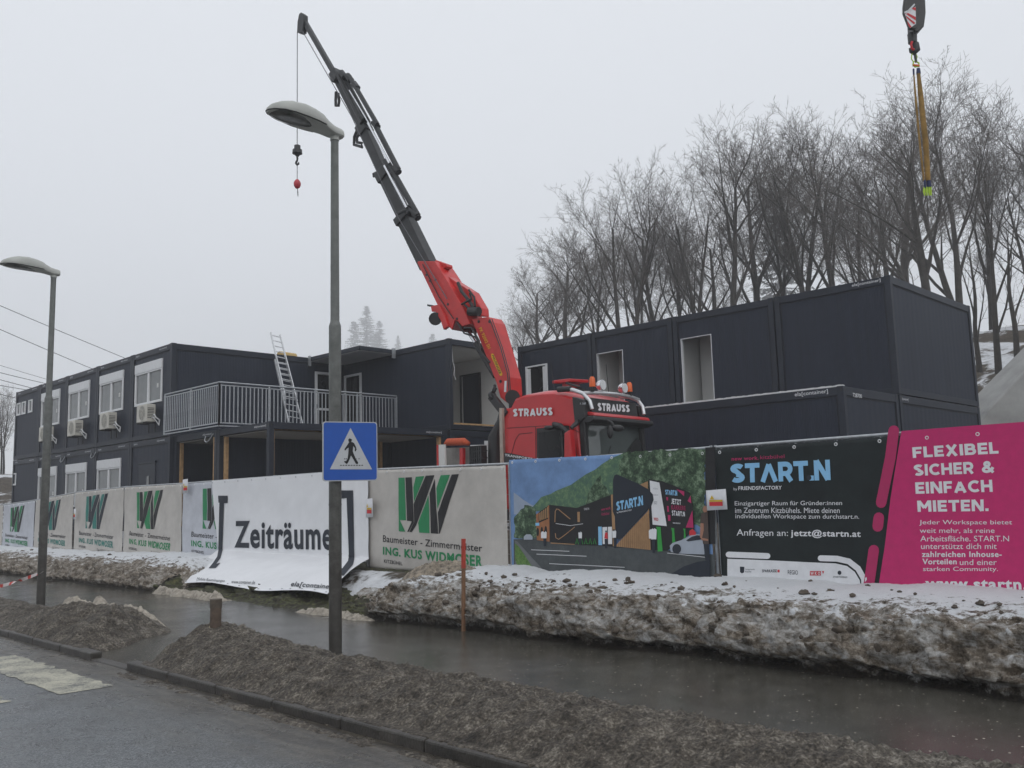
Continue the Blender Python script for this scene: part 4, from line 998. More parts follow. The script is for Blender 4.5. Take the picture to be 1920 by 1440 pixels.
# crane column and hoses
mb = MB(); mb.box((.85, 2.45, .6), (1.6, 3.05, 3.0)); mb.build('crane_column', M['cranered'], truck, bevel=.04)
mb = MB(); mb.tube([tl(930, 870, lx=.8), tl(928, 820, lx=.8), tl(938, 790, lx=.8), tl(940, 770, lx=.8)], [.2, .17, .09, .05], 10); mb.tube([(.75, 3.0, 1.2), (.72, 3.15, 1.9), (.8, 3.1, 2.4), (1.0, 3.0, 2.7)], .04, 7); mb.build('hydraulic_hoses', M['black'], truck, smooth=60)
tpoly([(936, 765), (941, 765), (945, 890), (938, 890)], .35, .08).build('support_profile', simple('beige_profile', (.42, .36, .30), .6), truck)
mb = MB(); mb.tube([tl(921, 744, lx=.85), tl(926, 741, lx=.85)], .12, 14); mb.beam(tl(921, 742, lx=.85), tl(949, 778, lx=.85), .12, .2, (1, 0, 0)); mb.beam(tl(925, 735, lx=.85), tl(929, 726, lx=.85), .06, .1, (1, 0, 0)); mb.build('column_lever', M['black'], truck, bevel=.02)
mb = MB(); mb.tube([tl(961, 745, lx=.93), tl(961, 745, lx=1.0)], .18, 20); mb.build('column_joint', M['black'], truck, smooth=40)
# inner boom (near face traced, given its width)
X0, XW = .98, .52
inner = tpoly([(884, 598), (915, 594), (922, 604), (952, 707), (954, 738), (950, 755), (938, 745), (930, 716)], X0, XW).build('inner_boom', M['cranered'], truck, bevel=.015)
tpoly([(946, 714), (950, 714), (949, 735), (945, 735)], X0 - .004, .003).build('reflector', M['whitepaint'], truck)
hitc = lambda x, y: onplane(x, y, TO + TA * X0, TA)
P_ = Print(hitc, -TA, .005)
P_.poly(z8([(118, 140), (128, 128), (145, 135), (238, 340), (236, 360), (222, 368), (208, 358), (120, 165)])); P_.build('oval_badge', flat('badge_yellow', (.75, .42, .02)), truck)
P_ = Print(hitc, -TA, .009); P_.text('PALFINGER', z8([(128, 150), (206, 350), (232, 342), (148, 146)]), .02); P_.build('lettering', M['black'], truck)
P_ = Print(hitc, -TA, .007); P_.text('PK 92002 SH', [(898, 616), (915, 655), (921, 652), (903, 613)], .02); P_.build('lettering', flat('badge_yellow', (.75, .42, .02)), truck)
# lift cylinder under the boom
mb = MB(); mb.tube([tl(868, 608, lx=1.2), tl(897, 650, lx=1.2)], .05, 10); mb.build('cylinder_rod', M['chrome'], truck, smooth=60)
mb = MB(); mb.tube([tl(893, 643, lx=1.2), tl(930, 705, lx=1.2)], .09, 12); mb.build('cylinder_barrel', M['boomblack'], truck, smooth=60)
# outer boom housing
X1_ = .90
outer = tpoly(z5([(305, 322), (395, 322), (440, 390), (545, 560), (592, 668), (548, 682), (525, 655), (508, 648), (490, 700), (470, 680), (412, 565), (300, 330)]), X1_, .62).build('outer_boom', M['cranered'], truck, bevel=.015)
tpoly(z5([(440, 385), (520, 440), (600, 490), (652, 580), (655, 622), (600, 620), (560, 600), (500, 500)]), X1_ + .16, .30).build('knuckle_plate', M['cranered'], truck, bevel=.02)
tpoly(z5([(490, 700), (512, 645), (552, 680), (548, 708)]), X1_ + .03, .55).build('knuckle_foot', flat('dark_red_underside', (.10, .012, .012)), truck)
mb = MB(); mb.tube([tl(*p, lx=X1_ + .05) for p in z5([(525, 440), (545, 490), (570, 520), (600, 560), (612, 600)])], .045, 8); mb.tube([tl(*p, lx=X1_ + .0) for p in z5([(545, 560), (600, 530), (590, 500)])], .03, 8); mb.tube([tl(*p, lx=X1_ - .02) for p in z5([(590, 600), (640, 600)])], .12, 12); mb.build('hoses', M['black'], truck, smooth=60)
tpoly(z5([(400, 315), (462, 338), (465, 352), (440, 365), (425, 340), (400, 330)]), X1_ + .2, .22).build('end_bracket', M['cranered'], truck, bevel=.01)
mb = MB()
for q in ((352, 398), (372, 430), (402, 425), (470, 560), (520, 640), (440, 640)): p = tl(*z5([q])[0], lx=X1_); mb.tube([p - Vector((.012, 0, 0)), p + Vector((.01, 0, 0))], .035, 10)
for q in ((760, 985), (728, 1010), (640, 655), (700, 655)): p = tl(*z5([q])[0], lx=X0); mb.tube([p - Vector((.012, 0, 0)), p + Vector((.01, 0, 0))], .04, 10)
mb.build('bolt', M['boomblack'], truck, smooth=40)
mb = MB(); mb.tube([tl(*p, lx=X1_ - .03) for p in z5([(330, 340), (420, 520), (500, 640)])], .014, 6); mb.tube([tl(*p, lx=X0 - .03) for p in z5([(700, 640), (760, 800), (798, 940), (806, 1040)])], .014, 6); mb.tube([tl(*p, lx=X0 - .03) for p in z5([(712, 640), (770, 800), (806, 930), (815, 1040)])], .012, 6); mb.build('hydraulic_line', M['boomblack'], truck, smooth=60)
mb = MB(); mb.tube([tl(*p, lx=.86) for p in z5([(560, 690), (600, 690), (640, 760), (650, 820), (700, 880)])], .03, 7); mb.tube([tl(*p, lx=.9) for p in z5([(520, 660), (560, 720), (620, 740), (660, 800)])], .022, 7); mb.tube([tl(*p, lx=.86) for p in z5([(585, 480), (615, 520), (620, 570), (590, 590), (560, 560)])], .028, 7); mb.build('hose_loop', M['black'], truck, smooth=60)
# winch
mb = MB(); c0, c1 = tl(*z5([(400, 640)])[0], lx=.8), tl(*z5([(400, 640)])[0], lx=1.45); mb.tube([c0, c1], .17, 20); mb.build('winch_drum', M['boomblack'], truck, smooth=40)
tpoly(z5([(375, 570), (420, 560), (450, 620), (470, 680), (445, 700), (430, 650), (400, 600), (380, 600)]), .84, .10).build('winch_bracket', M['cranered'], truck, bevel=.01)
tpoly(z5([(375, 570), (420, 560), (450, 620), (470, 680), (445, 700), (430, 650), (400, 600), (380, 600)]), 1.42, .10).build('winch_bracket', M['cranered'], truck, bevel=.01)
tpoly(z5([(355, 560), (385, 564), (388, 572), (356, 570)]), .9, .4).build('winch_guard', M['boomblack'], truck)
# telescopic sections
def stage(a, b_, wpx, mat, name, lx=1.2, wx=.3):
    p, q = tl(*a, lx=lx), tl(*b_, lx=lx); mb = MB(); mb.beam(p, q, wx, wpx, (1, 0, 0)); return mb.build(name, mat, truck, bevel=.02)
stage((759, 408), (804, 500), .42, M['boom'], 'boom_extension', wx=.34)
stage((722, 330), (768, 425), .35, M['boom'], 'boom_extension', wx=.29)
stage((684, 243), (731, 348), .29, M['boom'], 'boom_extension', wx=.25)
stage((630, 140), (692, 260), .24, M['boom'], 'boom_extension', wx=.22)
stage((565, 30), (640, 160), .15, M['boomblack'], 'fly_jib', wx=.14)
for (a, b_, w_) in (((757, 404), (763, 416), .50), ((718, 321), (726, 337), .44), ((679, 234), (687, 250), .38), ((627, 135), (634, 150), .31)):
    stage(a, b_, w_, M['boomblack'], 'collar', wx=w_ * .9)
def rod(pts, r, mat, name, lx=1.2, n=8):
    mb = MB(); mb.tube([tl(*p, lx=lx) for p in pts], r, n); return mb.build(name, mat, truck, smooth=60)
rod(z4([(600, 490), (780, 800)]), .07, M['boomblack'], 'extension_cylinder', 1.0)
rod(z4([(560, 480), (725, 790)]), .075, M['boom'], 'extension_cylinder', 1.15)
rod(z4([(520, 470), (680, 790)]), .07, M['boomblack'], 'extension_cylinder', 1.02)
rod(z4([(760, 790), (915, 1090)]), .08, M['boomblack'], 'extension_cylinder', 1.05)
rod(z4([(720, 790), (858, 1050)]), .035, M['chrome'], 'piston_rod', .95)
rod(z4([(850, 1050), (1040, 1385)]), .085, M['boomblack'], 'extension_cylinder', 1.05)
rod(z4([(825, 1065), (968, 1335)]), .035, M['chrome'], 'piston_rod', .92)
rod(z4([(600, 580), (730, 800), (740, 780)]), .02, M['chrome'], 'hose', .95)
rod(z4([(650, 560), (600, 500), (560, 470)]), .05, M['boomblack'], 'hose_guide', .98)
rod(z5([(200, 60), (255, 35), (300, 70)]), .06, M['boomblack'], 'hose_guide', 1.0)
for pts in ([(655, 825), (632, 880), (630, 930), (682, 945), (680, 920), (650, 915), (648, 885), (668, 850)], [(515, 590), (512, 640), (513, 680), (530, 680), (535, 650), (528, 600)], [(760, 1135), (755, 1120), (800, 1100), (810, 1120)]):
    rod(z4(pts), .045, M['boomblack'], 'cable_guide', 1.15)
for c in ((505, 500), (560, 480), (600, 500), (640, 550), (690, 750), (770, 800), (905, 1090), (1030, 1385), (980, 1350), (845, 1050)):
    a, b_ = z4([(c[0] - 12, c[1] - 14), (c[0] + 12, c[1] + 18)]); rod([a, b_], .10, M['boomblack'], 'pin_block', 1.05)
# jib head and load line
mb = MB(); mb.prism([tl(*p, lx=1.08) for p in z4([(275, 90), (288, 78), (306, 92), (306, 130), (297, 205), (280, 213), (262, 208), (265, 140)])], (.18, 0, 0)); mb.build('jib_head', M['boomblack'], truck, bevel=.02)
rod([(557.5, 60), (557.3, 274)], .014, M['cable'], 'hoist_cable', 1.2, 5)
rod([(567, 58), (660, 220), (745, 405), (802, 500), (838, 560)], .013, M['cable'], 'hoist_cable', .85, 5)
mb = MB(); c = [tl(557.5, y, lx=1.2) for y in (273, 280, 281, 288, 289, 293)]; mb.tube(c, [.10, .10, .15, .16, .10, .05], 14); hb = mb.build('hook_block', M['boomblack'], truck, smooth=40)
mb = MB(); mb.tube([tl(x, y, lx=1.2) for x, y in ((557.5, 293), (557.5, 300), (556, 303), (555, 306), (557, 309), (560, 307), (560, 304))], [.035, .03, .035, .04, .035, .03, .015], 8); mb.build('hook', M['boom'], hb, smooth=60)
o = None
mb = MB(); mb.tube([tl(557.3, 308, lx=1.2), tl(557.3, 338, lx=1.2)], .012, 5); c = [tl(557.3, y, lx=1.2) for y in (336, 339, 343, 348, 352, 354)]
t_ = thing('fall_arrester', 'red egg-shaped fall arrester hanging from the small crane hook by a thin line', 'safety reel', TO + TA * c[2].x + TB_ * c[2].y + Vector((0, 0, c[2].z)), TR)
off = c[2]
mb2 = MB(); mb2.tube([tuple(p - off) for p in c], [.03, .08, .115, .11, .07, .02], 14); mb2.build('housing', flat('reel_red', (.5, .03, .05), .35), t_, smooth=60)
mb2 = MB(); mb2.tube([tuple(tl(557.3, y, lx=1.2) - off) for y in (308, 337)], .012, 5); mb2.tube([tuple(tl(x, y, lx=1.2) - off) for x, y in ((557.5, 353), (558.5, 361), (558.7, 368))], [.01, .018, .012], 5); mb2.build('line', M['cable'], t_)

# ------------------------------------------------------------------ site fence
FXN = 10.72
posts_px = [(10, 944), (70, 933), (145, 921), (237, 911), (347, 904), (516, 891), (690, 878), (957, 866), (1337, 835), (1960, 787)]
posts = [onx(a, b_, FXN) for a, b_ in posts_px]
posts[0].z = 2.10; posts[1].z = 2.2
posts.insert(0, Vector((FXN, posts[0].y + 3.6, 2.0)))
panel_lab = ['farthest fence panel cut by the left photo edge', 'fence panel behind the leftmost fully seen carpenter banner', 'fence panel behind the far lamp post', 'fence panel behind the carpenter banner in front of the shuttered ground floor windows', 'fence panel behind the carpenter banner with wavy logo', 'fence panel behind the bluish banner half covered by the tarpaulin', 'fence panel behind the white tarpaulin', 'fence panel behind the large carpenter banner beside the truck', 'fence panel carrying the printed building picture', 'fence panel carrying the dark and pink rental banner']
for i, (a, b_) in enumerate(zip(posts, posts[1:])):
    ya, yb = a.y - .035, b_.y + .035; za, zb = a.z, b_.z; zl = .42
    t_ = thing('construction_fence', panel_lab[i], 'fence', (FXN, ya, 0), group='mobile fence panels round the site'); L = ya - yb
    mb = MB(); r = .021
    mb.tube([(0, 0, zl), (0, 0, za)], r, 10); mb.build('post', M['galv'], t_, smooth=60); mb = MB(); mb.tube([(0, -L, zl), (0, -L, zb)], r, 10); mb.build('post', M['galv'], t_, smooth=60)
    mb = MB(); mb.tube([(0, 0, za - .03), (0, -L, zb - .03)], r, 10); mb.build('rail', M['galv'], t_, smooth=60); mb = MB(); mb.tube([(0, 0, zl + .15), (0, -L, zl + .15)], r, 10); mb.build('rail', M['galv'], t_, smooth=60)
    mb = MB(); nw = int(L / .10)
    for k in range(1, nw):
        y = -L * k / nw; mb.beam((0, y, zl + .15), (0, y, lerp(za, zb, k / nw) - .03), .005, .005)
    for k in range(1, 7): z = lerp(zl + .15, min(za, zb) - .05, k / 7); mb.beam((0, 0, z), (0, -L, z), .005, .005, (0, 0, 1))
    mb.build('wire_mesh', M['galv'], t_)
BXN = 10.66
def wr(seed, amp=.014, foldz=None):
    def f(p):
        y, z = p.y, p.z
        d = amp * (N.noise(Vector((y * 1.6 + seed, z * 1.1, seed))) + .5 * N.noise(Vector((y * 4.5 + z * 2.5, z * 2.0 - y, seed + 4))))
        top = max(0, (z - 1.9)) * .03 * math.sin(y * 6 + seed)
        return d + top * .5
    return f
def banner(name, label, cat, ya, yb, zta, ztb, zb, mat, seed, amp=.014, group=None, n=(-1, 0, 0), x=BXN, sag=0.):
    f = wr(seed, amp); mb = MB(); nx, nz_ = max(8, int(abs(ya - yb) / .055)), 32
    for j in range(nz_ + 1):
        for i in range(nx + 1):
            u = i / nx; y = lerp(ya, yb, u); zt = lerp(zta, ztb, u) - sag * math.sin(u * math.pi * 7) ** 2 * .02
            z = lerp(zb, zt, j / nz_); d = f(Vector((x, y, z)))
            mb.v.append((x - d, y, z))
    for j in range(nz_):
        for i in range(nx): a = j * (nx + 1) + i; mb.f.append((a, a + 1, a + nx + 2, a + nx + 1))
    t_ = thing(name, label, cat, (x, ya, zb), group=group)
    o = mb.build('cloth', mat, None, smooth=180); o.data.transform(Matrix.Translation(-t_.location)); o.parent = t_
    so_ = o.modifiers.new('thick', 'SOLIDIFY'); so_.thickness = .0015; so_.offset = 1
    mb = MB(); ne = max(4, int(abs(ya - yb) / .5))
    for i in range(ne + 1):
        u = (i + .15) / (ne + .3); y = lerp(ya, yb, u); zt = lerp(zta, ztb, u)
        p = Vector((x - f(Vector((x, y, zt - .04))) - .006, y, zt - .045)) - t_.location
        mb.tube([p + Vector((0, .018 * math.cos(k * math.pi / 4), .018 * math.sin(k * math.pi / 4))) for k in range(9)], .006, 5)
        mb.tube([p + Vector((0, 0, .01)), p + Vector((.03, .004, .045)), p + Vector((.06, 0, .05))], .004, 4)
    mb.build('eyelets_and_ties', M['pvc'], t_)
    return t_, f
GREEN = flat('print_green', (.015, .23, .085)); TEAL = flat('print_teal_green', (.03, .20, .17)); INK = flat('print_black', (.012, .012, .014)); NAVY = flat('print_navy', (.014, .02, .032))
def kus(label, ya, yb, zta, ztb, zb, mat, seed, green, ink, amp, vis=1.0, waves=0.):
    """carpenter's banner: logo, two lines of lettering, small line; u,v run over the cloth"""
    t_, f = banner('site_banner', label, 'banner', ya, yb, zta, ztb, zb, mat, seed, amp, group='carpenter company banners on the fence')
    def hit(u, v):
        zt = lerp(zta, ztb, u); y = lerp(ya, yb, u); z = lerp(zb, zt, v)
        return Vector((BXN, y + waves * .035 * math.sin(z * 16 + seed), z))
    def Z(pts):   # from the magnified view of the large banner
        return [((x - 1093) / 757, 1 - (y - lerp(52, 20, (x - 1093) / 757)) / 590) for x, y in pts]
    n = (-1, 0, 0)
    P1 = Print(hit, n, .006, .06, f); P2 = Print(hit, n, .006, .06, f)
    P1.poly(Z([(1281, 93), (1319, 92), (1323, 342), (1288, 342), (1319, 408), (1281, 408)]))
    P2.poly(Z([(1324, 91), (1361, 89), (1366, 240), (1368, 352), (1338, 408), (1330, 408), (1357, 346), (1329, 344)]))
    P1.poly(Z([(1384, 86), (1433, 81), (1372, 232), (1368, 150)]))
    P2.poly(Z([(1440, 79), (1488, 76), (1380, 370), (1356, 408), (1342, 408), (1370, 350), (1369, 245)]))
    P1.poly(Z([(1392, 352), (1452, 192), (1456, 408), (1398, 408)]))
    P2.poly(Z([(1458, 182), (1490, 96), (1494, 260), (1502, 408), (1463, 408)]))
    P1.poly(Z([(1522, 76), (1573, 72), (1500, 268), (1497, 150)]))
    P2.poly(Z([(1581, 71), (1619, 68), (1510, 408), (1505, 406), (1502, 290)]))
    P2.text('Baumeister - Zimmermeister', Z([(1180, 477), (1727, 492), (1727, 452), (1180, 437)]), .01)
    P1.text('ING. KUS WIDMOSER', Z([(1180, 552), (1728, 575), (1728, 512), (1180, 505)]), .05)
    P2.text('KITZBÜHEL', Z([(1187, 600), (1300, 605), (1300, 580), (1187, 575)]), .02)
    P2.text('Tel. 0 53 56 / 621 84', Z([(1480, 618), (1733, 625), (1733, 600), (1480, 593)]), .02)
    P1.build('green_print', green, t_); P2.build('black_print', ink, t_)
def Y(i): return posts[i + 1]
kus('leftmost carpenter banner with green and black logo, bluish white', Y(0).y - .05, Y(1).y + .05, Y(0).z - .06, Y(1).z - .06, .45, M['clothblue'], 1, GREEN, INK, .012)
kus('second carpenter banner from the left, dull grey, crossed by the far lamp post', Y(1).y - .03, Y(2).y + .12, Y(1).z - .05, Y(2).z - .07, .5, M['clothgrey'], 2, TEAL, NAVY, .02)
kus('grey carpenter banner with teal logo, between the far lamp post and the wavy logo banner', Y(2).y - .03, Y(3).y + .04, Y(2).z - .05, Y(3).z - .05, .5, M['clothgrey'], 3, TEAL, NAVY, .02)
kus('grey carpenter banner with wavy green logo, left of the bluish half covered one', Y(3).y - .04, Y(4).y + .04, Y(3).z - .05, Y(4).z - .05, .5, M['clothgrey'], 4, GREEN, INK, .026, waves=1.)
kus('bluish carpenter banner half covered by the white tarpaulin', Y(4).y - .04, Y(5).y + .04, Y(4).z - .05, Y(5).z - .05, .5, M['clothblue'], 5, GREEN, INK, .02, waves=.3)
kus('large grey carpenter banner on the fence just left of the building picture', Y(6).y - .10, Y(7).y + .05, Y(6).z - .05, Y(7).z - .06, .46, M['clothgrey'], 6, GREEN, INK, .014)
mbx = banner('site_banner', 'plain grey end of a banner at the very left edge of the fence', 'banner', posts[0].y, posts[1].y + .05, 2.0, 2.04, .45, M['clothgrey'], 8, .02)

# white tarpaulin, its loose foot lying out over the verge
ZY0, ZY1 = onx(397, 900, 10.60).y, onx(690, 878, 10.60).y
FZ = .98; XF = 10.60
b0, b1 = Vector((8.76, 18.43, .17)), Vector((8.66, 13.0, .22))
fold0, fold1 = onx(412, 1030, XF), onx(692, 1048, XF)
t_ = thing('tarpaulin_banner', 'big white tarpaulin with black bracketed word, its foot sprawling over the snow', 'banner', (XF, 15., .9))
def tarp(u, s):
    """u 0..1 along, s 0 top .. 1 fold .. 2 foot"""
    top = Vector((XF, lerp(ZY0, ZY1, u), lerp(onx(397, 900, XF).z, onx(690, 878, XF).z, u) - .02))
    fo = fold0.lerp(fold1, u); ft = b0.lerp(b1, u) + Vector((.12 * math.sin(u * math.pi), 0, .04 * math.sin(u * 9)))
    if s <= 1: p = top.lerp(fo, s)
    else: p = fo.lerp(ft, s - 1)
    p = p.copy(); k = min(1, s * 3)
    wv = .045 * N.noise(Vector((u * 7 - s * 1.2, s * 2.2, 1))) + .018 * N.noise(Vector((u * 18 + s * 5, s * 3, 5)))
    rad = .03 * math.sin((u * 16 + s * 3)) * math.exp(-((s - .9) / .45) ** 2)
    p.x -= (wv * (.35 + .65 * min(1, s)) + rad * .6 + .02) * k
    if s > 1:
        e = (s - 1); p.z += .05 * math.sin(e * math.pi) + .02 * N.noise(Vector((u * 9, s * 4, 2))) * (1 - e)
    return p
nu, ns = 110, 70; mb = MB()
for j in range(ns + 1):
    for i in range(nu + 1): mb.v.append(tarp(i / nu, 2 * j / ns))
for j in range(ns):
    for i in range(nu): a = j * (nu + 1) + i; mb.f.append((a, a + 1, a + nu + 2, a + nu + 1))
o = mb.build('cloth', M['clothwhite'], None, smooth=180); o.data.transform(Matrix.Translation(-t_.location)); o.parent = t_
from mathutils.bvhtree import BVHTree
bv = BVHTree.FromPolygons([Vector(v_) for v_ in mb.v], mb.f)
class TarpPrint(Print):
    def _put(s, pts2, fs, layer=0):
        p3, fs = split_long([Vector((x, y, 0)) for x, y in pts2], fs, 5.)
        b = len(s.v); miss = False
        for p in p3:
            r = ray(p.x, p.y); h, nrm, _, _ = bv.ray_cast(EYE, r.normalized())
            if h is None:
                h, nrm, _, _ = bv.find_nearest(onx(p.x, p.y, 9.9))
            if nrm.dot(r) > 0: nrm = -nrm
            s.v.append(tuple(h + nrm * .012))
        s.f += [tuple(b + i for i in f) for f in fs]
z6 = zq(320, 860, 2.909)
P_ = TarpPrint(None, (-1, 0, 0))
P_.poly(z6([(261, 202), (313, 202), (313, 242), (293, 243), (284, 500), (272, 545), (250, 575), (272, 570), (247, 598), (208, 600), (232, 570), (255, 535), (262, 490), (268, 240), (263, 240)]))
P_.poly(z6([(925, 173), (997, 173), (1004, 540), (995, 580), (945, 640), (868, 632), (905, 620), (938, 600), (968, 560), (974, 520), (962, 215), (925, 218)]))
P_.text('Zeiträume', z6([(350, 487), (884, 500), (881, 335), (352, 340)]), .034)
P_.text('Mobile Raumlösungen', z6([(140, 668), (293, 680), (298, 662), (148, 650)]), .0)
P_.text('www.container.de', z6([(330, 682), (460, 688), (463, 668), (335, 664)]), .0)
P_.text('ela[container]', z6([(650, 705), (885, 722), (900, 690), (665, 672)]), .02)
P_.build('black_print', NAVY, t_)
mb = MB()
for i in range(11):
    p = tarp(i / 10 * .98 + .01, .03) - t_.location; mb.tube([p + Vector((-.02, .015 * math.cos(k * math.pi / 3), .015 * math.sin(k * math.pi / 3))) for k in range(7)], .005, 4)
for i in range(14):
    p = tarp(i / 13 * .98 + .01, 1.975) - t_.location; mb.tube([p + Vector((-.01 + .015 * math.cos(k * math.pi / 3), .015 * math.sin(k * math.pi / 3), .012)) for k in range(7)], .005, 4)
mb.build('eyelets', M['galv'], t_)

# picture banner: a printed view of the finished building
y0, y1 = Y(7).y - .03, Y(8).y + .06
t_, f = banner('picture_banner', 'printed banner showing the finished black building under blue sky', 'banner', y0, y1, Y(7).z + .03, Y(8).z - .06, .45, M['clothsky'], 21, .008)
hit = lambda x, y: onx(x, y, BXN)
z3 = zq(960, 830, 5.053)
def pr(name, mat, fn, layer=0):
    P = Print(hit, (-1, 0, 0), .005 , .12, f); P.L = layer
    op, ot = P.poly, P.text
    fn(P, layer); P.build(name, mat, t_)
def foliage_print(name, lo, mid, hi, sc_):
    m, t, b = new_mat(name); v = coords(t, 'World')
    t.links.new(ramp(t, nz(t, v, sc_, 6, .8), [(.36, lo), (.5, mid), (.64, hi)]), b.inputs['Base Color']); b.inputs['Roughness'].default_value = .6; return m
fo_far = foliage_print('print_mountain', (.05, .11, .085), (.08, .16, .09), (.17, .27, .13), 9)
fo_near = foliage_print('print_trees', (.005, .014, .009), (.035, .075, .035), (.21, .30, .19), 8)
fo_dark = foliage_print('print_hedge', (.008, .02, .01), (.02, .05, .02), (.06, .11, .04), 22)
pgrass = foliage_print('print_lawn', (.05, .12, .02), (.09, .19, .04), (.15, .27, .07), 30)
ptar = foliage_print('print_tarmac', (.045, .053, .056), (.058, .067, .071), (.075, .085, .088), 5)
pwood = simple('print_timber', (.36, .21, .10), .6, 0, .2, 6)
def P1f(P, L):
    P.poly(z3([(18, 470), (60, 500), (110, 540), (190, 590), (230, 600), (230, 680), (22, 680)]), 0)
pr('pale_cloud_print', flat('print_cloud', (.30, .36, .46)), P1f)
pr('mountain_print', fo_far, lambda P, L: P.poly(z3([(190, 620), (235, 570), (280, 515), (370, 485), (420, 455), (560, 400), (700, 300), (790, 255), (850, 205), (940, 150), (1050, 105), (1130, 95), (1200, 500), (1110, 640), (200, 650)]), 1))
def P2f(P, L):
    random.seed(3)
    def blob(pts, amp, l):
        out = []
        for a, c in zip(pts, pts[1:] + pts[:1]):
            n = max(1, int(math.dist(a, c) / 28))
            for k in range(n): q = k / n; out.append((lerp(a[0], c[0], q) + random.uniform(-amp, amp), lerp(a[1], c[1], q) + random.uniform(-amp, amp)))
        P.poly(z3(out), l)
    blob([(1060, 92), (1500, 65), (1830, 50), (1830, 830), (1700, 760), (1200, 620), (1040, 330), (1020, 220)], 13, 2)
    blob([(700, 590), (720, 480), (770, 420), (800, 350), (835, 300), (850, 370), (900, 430), (945, 500), (940, 600)], 9, 3)
    blob([(30, 700), (80, 660), (130, 590), (190, 600), (235, 640), (245, 900), (180, 915), (28, 900)], 8, 2)
pr('tree_print', fo_near, P2f)
pr('dark_edge_print', INK, lambda P, L: P.poly(z3([(1832, 46), (1930, 40), (1930, 960), (1845, 960)]), 3))
pr('tarmac_print', ptar, lambda P, L: P.poly(z3([(36, 915), (240, 905), (620, 960), (1000, 985), (1480, 1020), (1930, 1060), (1930, 1330), (22, 1330), (22, 915)]), 4))
pr('lawn_print', pgrass, lambda P, L: P.poly(z3([(36, 950), (70, 960), (290, 1290), (100, 1290), (36, 1110)]), 5))
pr('kerb_print', flat('print_grey', (.14, .15, .155)), lambda P, L: (P.poly(z3([(36, 925), (60, 935), (380, 1290), (275, 1290), (75, 985), (36, 950)]), 6), P.poly(z3([(36, 1110), (110, 1290), (36, 1290)]), 6)))
pr('brick_wing_print', flat('print_orange', (.33, .135, .055), .6, .2), lambda P, L: P.poly(z3([(236, 680), (362, 588), (364, 938), (242, 922)]), 5))
def P3f(P, L):
    P.poly(z3([(360, 588), (620, 618), (760, 565), (955, 490), (985, 985), (620, 965), (364, 938)]), 6)
    P.poly(z3([(1300, 345), (1430, 365), (1600, 430), (1690, 475), (1712, 560), (1722, 640), (1735, 830), (1480, 1022), (1320, 1015)]), 6)
    P.poly(z3([(260, 660), (345, 600), (350, 720), (262, 760)]), 6)
    for k in range(3): P.disc(z3([(252 + 38 * k, 845 - 8 * k)])[0], 2.4, 8, 6)
pr('black_facade_print', INK, P3f)
def P4f(P, L):
    P.poly(z3([(1225, 395), (1295, 365), (1320, 1015), (985, 982), (1150, 800), (1300, 640)]), 7)
    P.poly(z3([(945, 493), (970, 490), (995, 985), (965, 980)]), 7)
    P.line(z3([(415, 750), (418, 650), (430, 628), (450, 632), (558, 722)]), 1.6, 7); P.line(z3([(420, 860), (425, 900), (450, 915), (500, 880), (600, 800)]), 1.4, 7)
    P.poly(z3([(625, 655), (650, 655), (650, 750), (628, 752)]), 7); P.poly(z3([(375, 945), (600, 960), (600, 966), (375, 955)]), 7)
    for k in range(5): P.poly(z3([(268 + 18 * k, 665 - 13 * k), (280 + 18 * k, 657 - 13 * k), (282 + 18 * k, 738 - 7 * k), (270 + 18 * k, 742 - 7 * k)]), 8)
pr('timber_cladding_print', pwood, P4f)
def P5f(P, L):
    for k in range(16): x = 1020 + 19 * k; P.line(z3([(x, 900 - (k * 16 if k < 14 else 225)), (x, 985 + k * 1.6)]), .8, 8, False)
pr('slat_gap_print', flat('print_brown', (.14, .07, .03)), P5f)
def P6f(P, L):
    P.poly(z3([(968, 350), (980, 310), (1005, 300), (1040, 315), (1200, 385), (1300, 440), (1345, 490), (1352, 540), (1330, 600), (1200, 740), (1060, 895), (1025, 918), (1000, 905), (990, 880), (985, 700), (965, 650)]), 9)
pr('triangle_sign_print', NAVY, P6f)
pr('notice_column_print', M['whitepaint'], lambda P, L: P.poly(z3([(1314, 358), (1405, 378), (1474, 790), (1340, 776)]), 8))
BLUE = flat('print_light_blue', (.25, .52, .78)); WH = M['whitepaint']; PINK = flat('print_pink', (.42, .018, .11)); RED = flat('print_red', (.55, .03, .04))
def P7f(P, L):
    P.block('ST^RT.N', z3([(1000, 645), (1255, 590), (1250, 500), (998, 560)]), .25, layer=11, gap=.03)
    P.block('ST^RT.N', z3([(1462, 490), (1575, 503), (1573, 452), (1460, 445)]), .25, layer=9, gap=.03)
    P.poly(z3([(825, 795), (858, 795), (862, 970), (828, 970)]), 8); P.poly(z3([(232, 760), (268, 758), (268, 785), (232, 787)]), 8)
pr('blue_lettering', BLUE, P7f)
